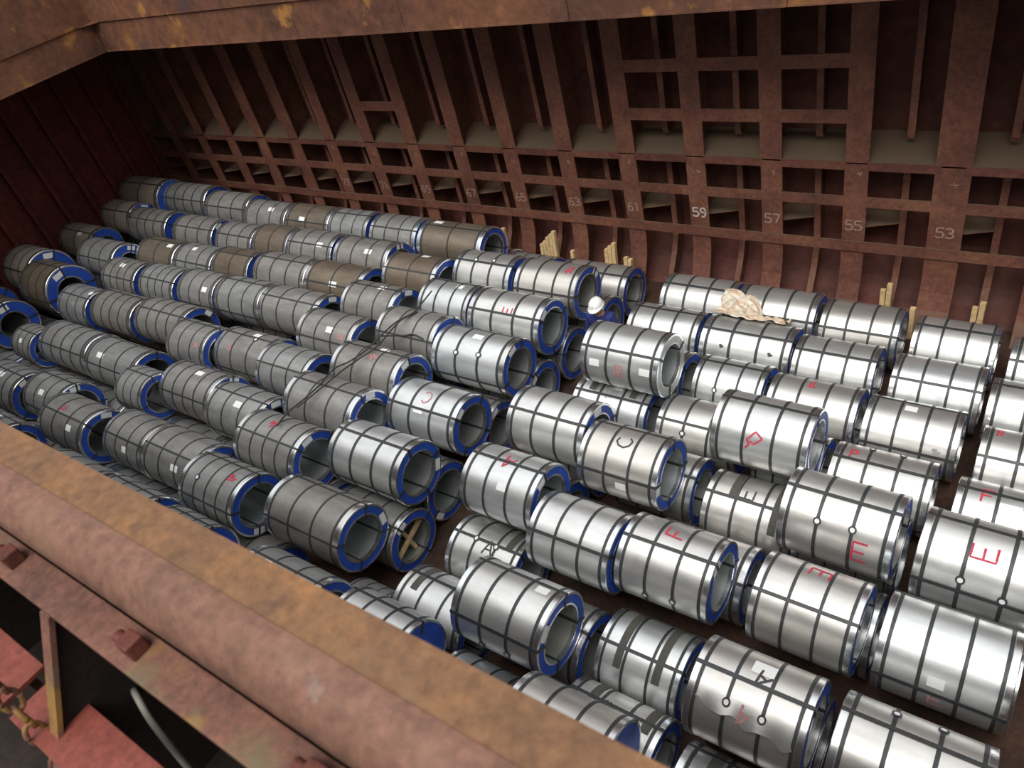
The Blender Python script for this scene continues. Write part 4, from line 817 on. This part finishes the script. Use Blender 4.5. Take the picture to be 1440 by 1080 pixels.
COIL['h6_6'] = coil('h6_6', -13.370, -12.080, 3.870, 0.455, 0.455, 'dim lower coil glimpsed between sixth and seventh upper rows, seventh column from the bulkhead', mat='zinc_dull', full=False, straps=(4, -20), group='lower coils standing on the floor of the hold', yaw=0.0)
COIL['h6_7'] = coil('h6_7', -12.020, -10.630, 3.870, 0.455, 0.455, 'dim lower coil glimpsed between sixth and seventh upper rows, eighth column from the bulkhead', mat='zinc_dull', full=False, straps=(3, -8), group='lower coils standing on the floor of the hold', yaw=0.0)
COIL['h6_8'] = coil('h6_8', -10.570, -9.330, 3.870, 0.455, 0.455, 'dim lower coil glimpsed between sixth and seventh upper rows, ninth column from the bulkhead', mat='zinc_dull', full=False, straps=(3, -35), group='lower coils standing on the floor of the hold', yaw=0.0)
COIL['h6_9'] = coil('h6_9', -9.270, -7.830, 3.870, 0.455, 0.455, 'dim lower coil glimpsed between sixth and seventh upper rows, tenth column from the bulkhead', mat='zinc_dull', full=False, straps=(4, -20), group='lower coils standing on the floor of the hold', yaw=0.0)
COIL['h7_4'] = coil('h7_4', -16.270, -14.930, 2.600, 0.455, 0.455, 'dim lower coil glimpsed between seventh and eighth upper rows, fifth column from the bulkhead', mat='zinc_dull', full=False, straps=(3, 20), group='lower coils standing on the floor of the hold', yaw=0.0)
COIL['h7_5'] = coil('h7_5', -14.870, -13.430, 2.600, 0.455, 0.455, 'dim lower coil glimpsed between seventh and eighth upper rows, sixth column from the bulkhead', mat='zinc_dull', full=False, straps=(4, -20), group='lower coils standing on the floor of the hold', yaw=0.0)
COIL['h7_6'] = coil('h7_6', -13.370, -12.080, 2.600, 0.455, 0.455, 'dim lower coil glimpsed between seventh and eighth upper rows, seventh column from the bulkhead', mat='zinc_dull', full=False, straps=(4, 5), group='lower coils standing on the floor of the hold', yaw=0.0)
COIL['h7_7'] = coil('h7_7', -12.020, -10.630, 2.600, 0.455, 0.455, 'dim lower coil glimpsed between seventh and eighth upper rows, eighth column from the bulkhead', mat='zinc_dull', full=False, straps=(4, 5), group='lower coils standing on the floor of the hold', yaw=0.0)
COIL['h7_8'] = coil('h7_8', -10.570, -9.330, 2.600, 0.455, 0.455, 'dim lower coil glimpsed between seventh and eighth upper rows, ninth column from the bulkhead', mat='zinc_dull', full=False, straps=(4, 35), group='lower coils standing on the floor of the hold', yaw=0.0)
COIL['h7_9'] = coil('h7_9', -9.270, -7.830, 2.600, 0.455, 0.455, 'dim lower coil glimpsed between seventh and eighth upper rows, tenth column from the bulkhead', mat='zinc_dull', full=False, straps=(4, 20), group='lower coils standing on the floor of the hold', yaw=0.0)
COIL['k0'] = coil('k0', -1.880, -0.750, 4.950, 0.455, 0.455, 'dim lower coil under the coil with the prongs-down red E', mat='zinc_dull', full=False, straps=(3, -50), group='lower coils standing on the floor of the hold', yaw=0.0)
COIL['k1'] = coil('k1', -0.600, 0.500, 4.950, 0.455, 0.455, 'dim lower coil under the large plain bright coil with one label', mat='zinc_dull', full=False, straps=(3, -20), group='lower coils standing on the floor of the hold', yaw=0.0)
COIL['k2'] = coil('k2', -1.950, -0.900, 3.600, 0.455, 0.455, 'dim lower coil under the dented bright coil', mat='zinc_dull', full=False, straps=(4, 5), group='lower coils standing on the floor of the hold', yaw=0.0)
COIL['k4'] = coil('k4', -1.833, -0.750, 6.000, 0.455, 0.455, 'dim lower coil under the coil with the upright red E', mat='zinc_dull', full=False, straps=(4, -20), group='lower coils standing on the floor of the hold', yaw=0.0)
COIL['k5'] = coil('k5', -0.500, 0.500, 5.952, 0.455, 0.455, 'dim lower coil under the coil with the bold red E', mat='zinc_dull', full=False, straps=(4, -20), group='lower coils standing on the floor of the hold', yaw=0.0)
COIL['k7'] = coil('k7', -6.450, -5.856, 2.638, 0.455, 0.455, 'dim lower coil under the closed blue-ended coil', mat='zinc_dull', full=False, straps=(4, 5), group='lower coils standing on the floor of the hold', yaw=0.0)
COIL['k8'] = coil('k8', -5.900, -4.860, 1.702, 0.455, 0.455, 'dim lower coil under the closed blue-ended coil, nearer the coaming', mat='zinc_dull', full=False, straps=(3, -8), group='lower coils standing on the floor of the hold', yaw=0.0)
COIL['k11'] = coil('k11', -5.600, -4.600, 6.100, 0.455, 0.455, 'dim lower coil under the upper coil beside the thin black C coil', mat='zinc_dull', full=False, straps=(4, -20), group='lower coils standing on the floor of the hold', yaw=0.0)
COIL['k13'] = coil('k13', -5.650, -4.620, 5.150, 0.455, 0.455, 'dim lower coil under the silver coil with a dark red A', mat='zinc_dull', full=False, straps=(4, 20), group='lower coils standing on the floor of the hold', yaw=0.0)

# the dented overlap of the outer sheet on the coil beside the viewer's coaming
def lap_seam(root):
    v = []; f = []; n = 60; k = 14
    for i in range(n+1):
        t = i/n; x = -H+.06 + t*(L0-.12)
        edge = -44 - 12*t + 3.2*sin(t*19+.5) + 1.2*sin(t*33)
        for j in range(k+1):
            a = -20 + (edge+20)*j/k
            lift = .0015 + .014*(j/k)**3 * (1+.8*sin(t*19+2)) * min(1, 8*t, 8*(1-t))
            v.append((x, (R0+lift)*sin(rad(a)), (R0+lift)*cos(rad(a))))
    for i in range(n):
        for j in range(k):
            q = i*(k+1)+j; f.append((q, q+1, q+k+2, q+k+1))
    me = bpy.data.meshes.new('sheet_lap'); me.from_pydata(v, [], f)
    for p in me.polygons: p.use_smooth = True
    tag(link('sheet_lap', me, M['zinc'], root, (0, 0, R0)), 'wavy dented edge of the outer sheet')
lap_seam(COIL['E107'])

# crossed timber brace wedged in the bore of a lower coil
def brace(root):
    c = MB(); c.box(-.05, -.30, -.028, .0, .30, .028)
    link('timber_brace', c.mesh('timber_brace', bevel=.004), M['timber'], root, (H-.05, 0, R0), (rad(20), 0, 0))
    c = MB(); c.box(-.05, -.028, -.30, .0, .028, .30)
    link('timber_brace', c.mesh('timber_brace', bevel=.004), M['timber'], root, (H-.102, 0, R0), (rad(12), 0, 0))
brace(COIL['l605'])

# ------------------------------------------------------------------ loose cable over the coils
CB = [(-8.57,3.98,1.885),(-8.65,4.26,1.87),(-8.62,4.6,1.87),(-8.62,4.9,1.87),(-8.7,5.3,1.85),(-8.66,5.6,1.78),(-8.54,5.92,1.82),(-8.5,6.3,1.86),(-8.5,6.65,1.84),(-8.42,6.95,1.81),(-8.5,7.3,1.78),(-8.55,7.6,1.78)]
cab = empty('cable', (-8.6, 4.0, 1.8)); tag(cab, 'loose dark doubled cable draped across the upper coils', 'cable')
def cpart(pts):
    o = tube('strand', smooth_path(pts), .013, M['cable']); o.parent = cab; o.location = -cab.location
cpart(CB)
cpart([(-8.60,4.4,1.86),(-8.52,4.9,1.88),(-8.5,5.3,1.87),(-8.48,5.65,1.83),(-8.40,6.0,1.83),(-8.42,6.4,1.86),(-8.44,6.7,1.85),(-8.38,7.0,1.80)])
cpart([(-8.56,6.2,1.85),(-8.35,6.5,1.68),(-8.15,6.56,1.70),(-7.95,6.55,1.66)])

# ------------------------------------------------------------------ crumpled plastic sheet in the groove between two rows
def tarp():
    random.seed(3)
    nx, ny = 46, 30
    v = []; f = []
    def surf(yy):
        z = 0
        for yc in (10.06, 9.13):
            d = .47**2 - (yy-yc)**2
            if d > 0: z = max(z, .455+math.sqrt(d))
        return z
    for i in range(nx+1):
        t = i/nx; x = -4.33 + 1.16*t
        wide = .62 if t < .42 else .62 - .36*min(1, (t-.42)/.25)
        y0 = 9.30 + .03*sin(t*9); y1 = y0 + wide + .05*sin(t*15)
        for j in range(ny+1):
            q = j/ny; yy = y0 + (y1-y0)*q
            h = .03 + .16*sin(pi*q)**.8*(1.0 if t < .4 else .62)*(.35+.65*sin(pi*min(1, max(0, t*1.05)))**.5)
            h += .030*sin(17*t+9*q) + .026*sin(31*t-19*q+1) + .02*sin(11*t+37*q) + .012*random.uniform(-1, 1)
            zz = max(surf(yy)+.012, .72 + h) if 0 < j < ny else surf(yy)+.015
            zz = max(zz, surf(yy)+.012+max(0, h*.55))
            v.append((x+.02*sin(23*q+5*t), yy, zz))
    for i in range(nx):
        for j in range(ny):
            k = i*(ny+1)+j; f.append((k, k+1, k+ny+2, k+ny+1))
    me = bpy.data.meshes.new('plastic_sheet'); me.from_pydata(v, [], f)
    for p in me.polygons: p.use_smooth = True
    o = link('plastic_sheet', me, M['tarp'])
    tag(o, 'crumpled beige plastic sheet lying on the bright coils below the hull frames', 'sheet')
tarp()

# ------------------------------------------------------------------ short timbers leaning at the foot of the frames
def timber(x, y, top, lean, label, group, w=.075):
    c = MB(); hgt = top
    c.box(-w/2, -.04, 0, w/2, .04, hgt)
    o = link('timber', c.mesh('timber', bevel=.004), M['timber'], None, (x, y, 0), (-lean, 0, random.uniform(-.12, .12)))
    tag(o, label, 'timber', group)
LEAN = .10
def bundle(x, y, tops, where, step=.088):
    names = ['first', 'second', 'third', 'fourth', 'fifth']
    for i, tp in enumerate(tops):
        timber(x+step*i, y-.012*i, tp, LEAN, f'pale short timber, {names[i]} of those {where}' if len(tops) > 1 else f'pale short timber {where}', 'short timbers leaning on the hull frames')
bundle(-8.60, 10.83, [.72, .80, .90, .98, 1.06], 'stepped up beside the painted 63 frame')
bundle(-7.10, 10.83, [.78, .86, .94], 'bunched behind the end coil by the worker')
bundle(-9.62, 10.83, [.84, .98], 'leaning beyond the brown coil at the wall')
bundle(-7.80, 10.70, [.74], 'standing at the foot of the 63 frame')
bundle(-6.62, 10.70, [.74, .72], 'standing at the foot of the 61 frame')
bundle(-2.14, 10.83, [.66, .78], 'leaning behind the third bright wall coil')
bundle(-1.66, 10.62, [.55], 'standing between two bright wall coils', )
bundle(-.86, 10.83, [.56, .66], 'leaning behind the fourth bright wall coil')

# ------------------------------------------------------------------ the worker in the gap
def skin_obj(name, nodes, edges, mat, parent, loc, rot, sub=2):
    me = bpy.data.meshes.new(name)
    me.from_pydata([n[0] for n in nodes], edges, [])
    me.materials.append(mat)
    o = bpy.data.objects.new(name, me); COL.objects.link(o)
    o.parent = parent; o.location = loc; o.rotation_euler = rot
    md = o.modifiers.new('skin', 'SKIN'); md.use_smooth_shade = True
    sd = o.modifiers.new('sub', 'SUBSURF'); sd.levels = sub; sd.render_levels = sub
    for i, n in enumerate(nodes):
        me.skin_vertices[0].data[i].radius = n[1] if isinstance(n[1], tuple) else (n[1], n[1])
        me.skin_vertices[0].data[i].use_root = (i == 0)
    return o
def worker(x, y, facing):
    root = empty('person', (x, y, 0), (0, 0, facing))
    tag(root, 'person in blue coverall and white hard hat standing in the gap, head bowed', 'person')
    # local frame: faces +Y, X to the figure's right side
    body_n = [((0,0,.90),.13),((0,.01,1.08),.13),((0,.02,1.25),.14),((0,.03,1.37),.09),((0,.05,1.44),.055),((0,.085,1.50),.06),((0,.11,1.56),.082),((0,.105,1.64),.085)]
    body_e = [(0,1),(1,2),(2,3),(3,4),(4,5),(5,6),(6,7)]
    def limb(base, pts):
        prev = base
        for p, r in pts:
            body_n.append((p, r)); body_e.append((prev, len(body_n)-1)); prev = len(body_n)-1
        return prev
    hands = []
    for s in (-1, 1):
        limb(3, [((s*.17,.02,1.36),.065),((s*.22,.02,1.20),.05),((s*.24,.04,1.07),.043),((s*.225,.15,.98),.037),((s*.20,.25,.93),.028),((s*.19,.31,.91),.034)])
        hands.append((s*.19,.31,.91))
        limb(0, [((s*.10,.0,.82),.095),((s*.11,.02,.48),.062),((s*.115,-.01,.28),.055),((s*.115,-.02,.09),.04),((s*.12,.07,.045),.04),((s*.125,.16,.035),.032)])
    body = skin_obj('body', body_n, body_e, M['skin'], root, (0,0,0), (0,0,0))
    for s, hp in zip((-1, 1), hands):
        for k in range(4):
            px = hp[0] + (k-1.5)*.019
            L = (.070,.082,.078,.062)[k]
            skin_obj('finger', [((px,hp[1]-.01,hp[2]),.009),((px,hp[1]+L*.45,hp[2]-.004),.0085),((px,hp[1]+L*.8,hp[2]-.02),.008),((px,hp[1]+L,hp[2]-.042),.0065)], [(0,1),(1,2),(2,3)], M['skin'], root, (0,0,0), (0,0,0), 1)
        skin_obj('thumb', [((hp[0]-s*.02,hp[1]-.03,hp[2]),.011),((hp[0]-s*.05,hp[1]+.005,hp[2]-.005),.0095),((hp[0]-s*.055,hp[1]+.035,hp[2]-.02),.008)], [(0,1),(1,2)], M['skin'], root, (0,0,0), (0,0,0), 1)
    # clothing over the body
    cn = [((0,0,.90),(.17,.14)),((0,.01,1.08),(.165,.135)),((0,.02,1.25),(.19,.135)),((0,.03,1.37),(.13,.10)),((0,.045,1.425),(.075,.075))]
    ce = [(0,1),(1,2),(2,3),(3,4)]
    def cl(base, pts):
        prev = base
        for p, r in pts:
            cn.append((p, r)); ce.append((prev, len(cn)-1)); prev = len(cn)-1
    for s in (-1, 1):
        cl(3, [((s*.175,.02,1.365),.085),((s*.225,.02,1.20),.07),((s*.245,.04,1.07),.062),((s*.23,.14,.985),.054),((s*.205,.235,.937),.047)])
        cl(0, [((s*.10,.0,.82),.115),((s*.115,.02,.48),.085),((s*.118,-.01,.28),.078),((s*.118,-.02,.12),.075)])
    skin_obj('coverall', cn, ce, M['coverall'], root, (0,0,0), (0,0,0))
    for s in (-1, 1):
        skin_obj('boot', [((s*.118,-.03,.16),.058),((s*.118,-.03,.06),.055),((s*.122,.08,.045),.045),((s*.126,.19,.04),.04)], [(0,1),(1,2),(2,3)], M['boot'], root, (0,0,0), (0,0,0), 1)
    # head pieces, tipped forward with the bowed head
    hd = empty('head_pivot', (0, .105, 1.60), (rad(-4), rad(6), 0)); hd.parent = root
    def ell(name, c, r, mat, u=20, vv=12, zmin=-9):
        bm = bmesh.new(); bmesh.ops.create_uvsphere(bm, u_segments=u, v_segments=vv, radius=1)
        for q in list(bm.verts):
            q.co = Vector((q.co.x*r[0]+c[0], q.co.y*r[1]+c[1], q.co.z*r[2]+c[2]))
        dl = [q for q in bm.verts if q.co.z < zmin]
        if dl: bmesh.ops.delete(bm, geom=dl, context='VERTS')
        me = bpy.data.meshes.new(name); bm.to_mesh(me); bm.free()
        for p in me.polygons: p.use_smooth = True
        o = link(name, me, mat); o.matrix_parent_inverse = Matrix.Identity(4)
        return o
    Hm = hd.matrix_basis.copy()
    def on_head(o):
        o.parent = root; o.matrix_basis = Hm
    on_head(ell('face', (0,.012,-.02), (.078,.095,.115), M['skin']))
    on_head(ell('hair', (0,-.015,.0), (.083,.098,.10), M['hair'], zmin=-.07))
    on_head(ell('nose', (0,.108,-.03), (.014,.018,.022), M['skin'], 10, 8))
    for s in (-1, 1):
        on_head(ell('eye', (s*.032,.096,-.004), (.013,.010,.008), M['eye'], 10, 8))
        on_head(ell('ear', (s*.08,-.005,-.02), (.012,.02,.03), M['skin'], 10, 8))
    on_head(ell('mouth', (0,.098,-.068), (.024,.008,.006), M['faint_red'], 10, 8))
    # hard hat: shell, brim, ridge
    sh = ell('hard_hat', (0,-.005,.035), (.112,.135,.112), M['helmet'], 28, 16, zmin=.03); on_head(sh)
    v = []; f = []; n = 40
    for k in range(n):
        a = 2*pi*k/n; fr = max(0, sin(a))**2
        for (q, zz) in ((.97, .038), (1.0, .026), (1.13+.26*fr, .016-.014*fr), (1.13+.26*fr, .010-.014*fr), (.97, .022)):
            v.append((.112*q*cos(a), -.005+.135*q*sin(a), zz))
    for k in range(n):
        l = (k+1) % n
        for j in range(4): f.append((k*5+j, k*5+j+1, l*5+j+1, l*5+j))
    me = bpy.data.meshes.new('brim'); me.from_pydata(v, [], f)
    for p in me.polygons: p.use_smooth = True
    br = link('brim', me, M['helmet']); br.parent = sh
    rd = tube('ridge', [(0, -.005+.136*cos(a), .035+.113*sin(a)) for a in [rad(20+140*k/14) for k in range(15)]], .011, M['helmet']); rd.parent = sh
    bpy.data.objects.remove(hd)
    return root
worker(-5.68, 8.25, rad(186))
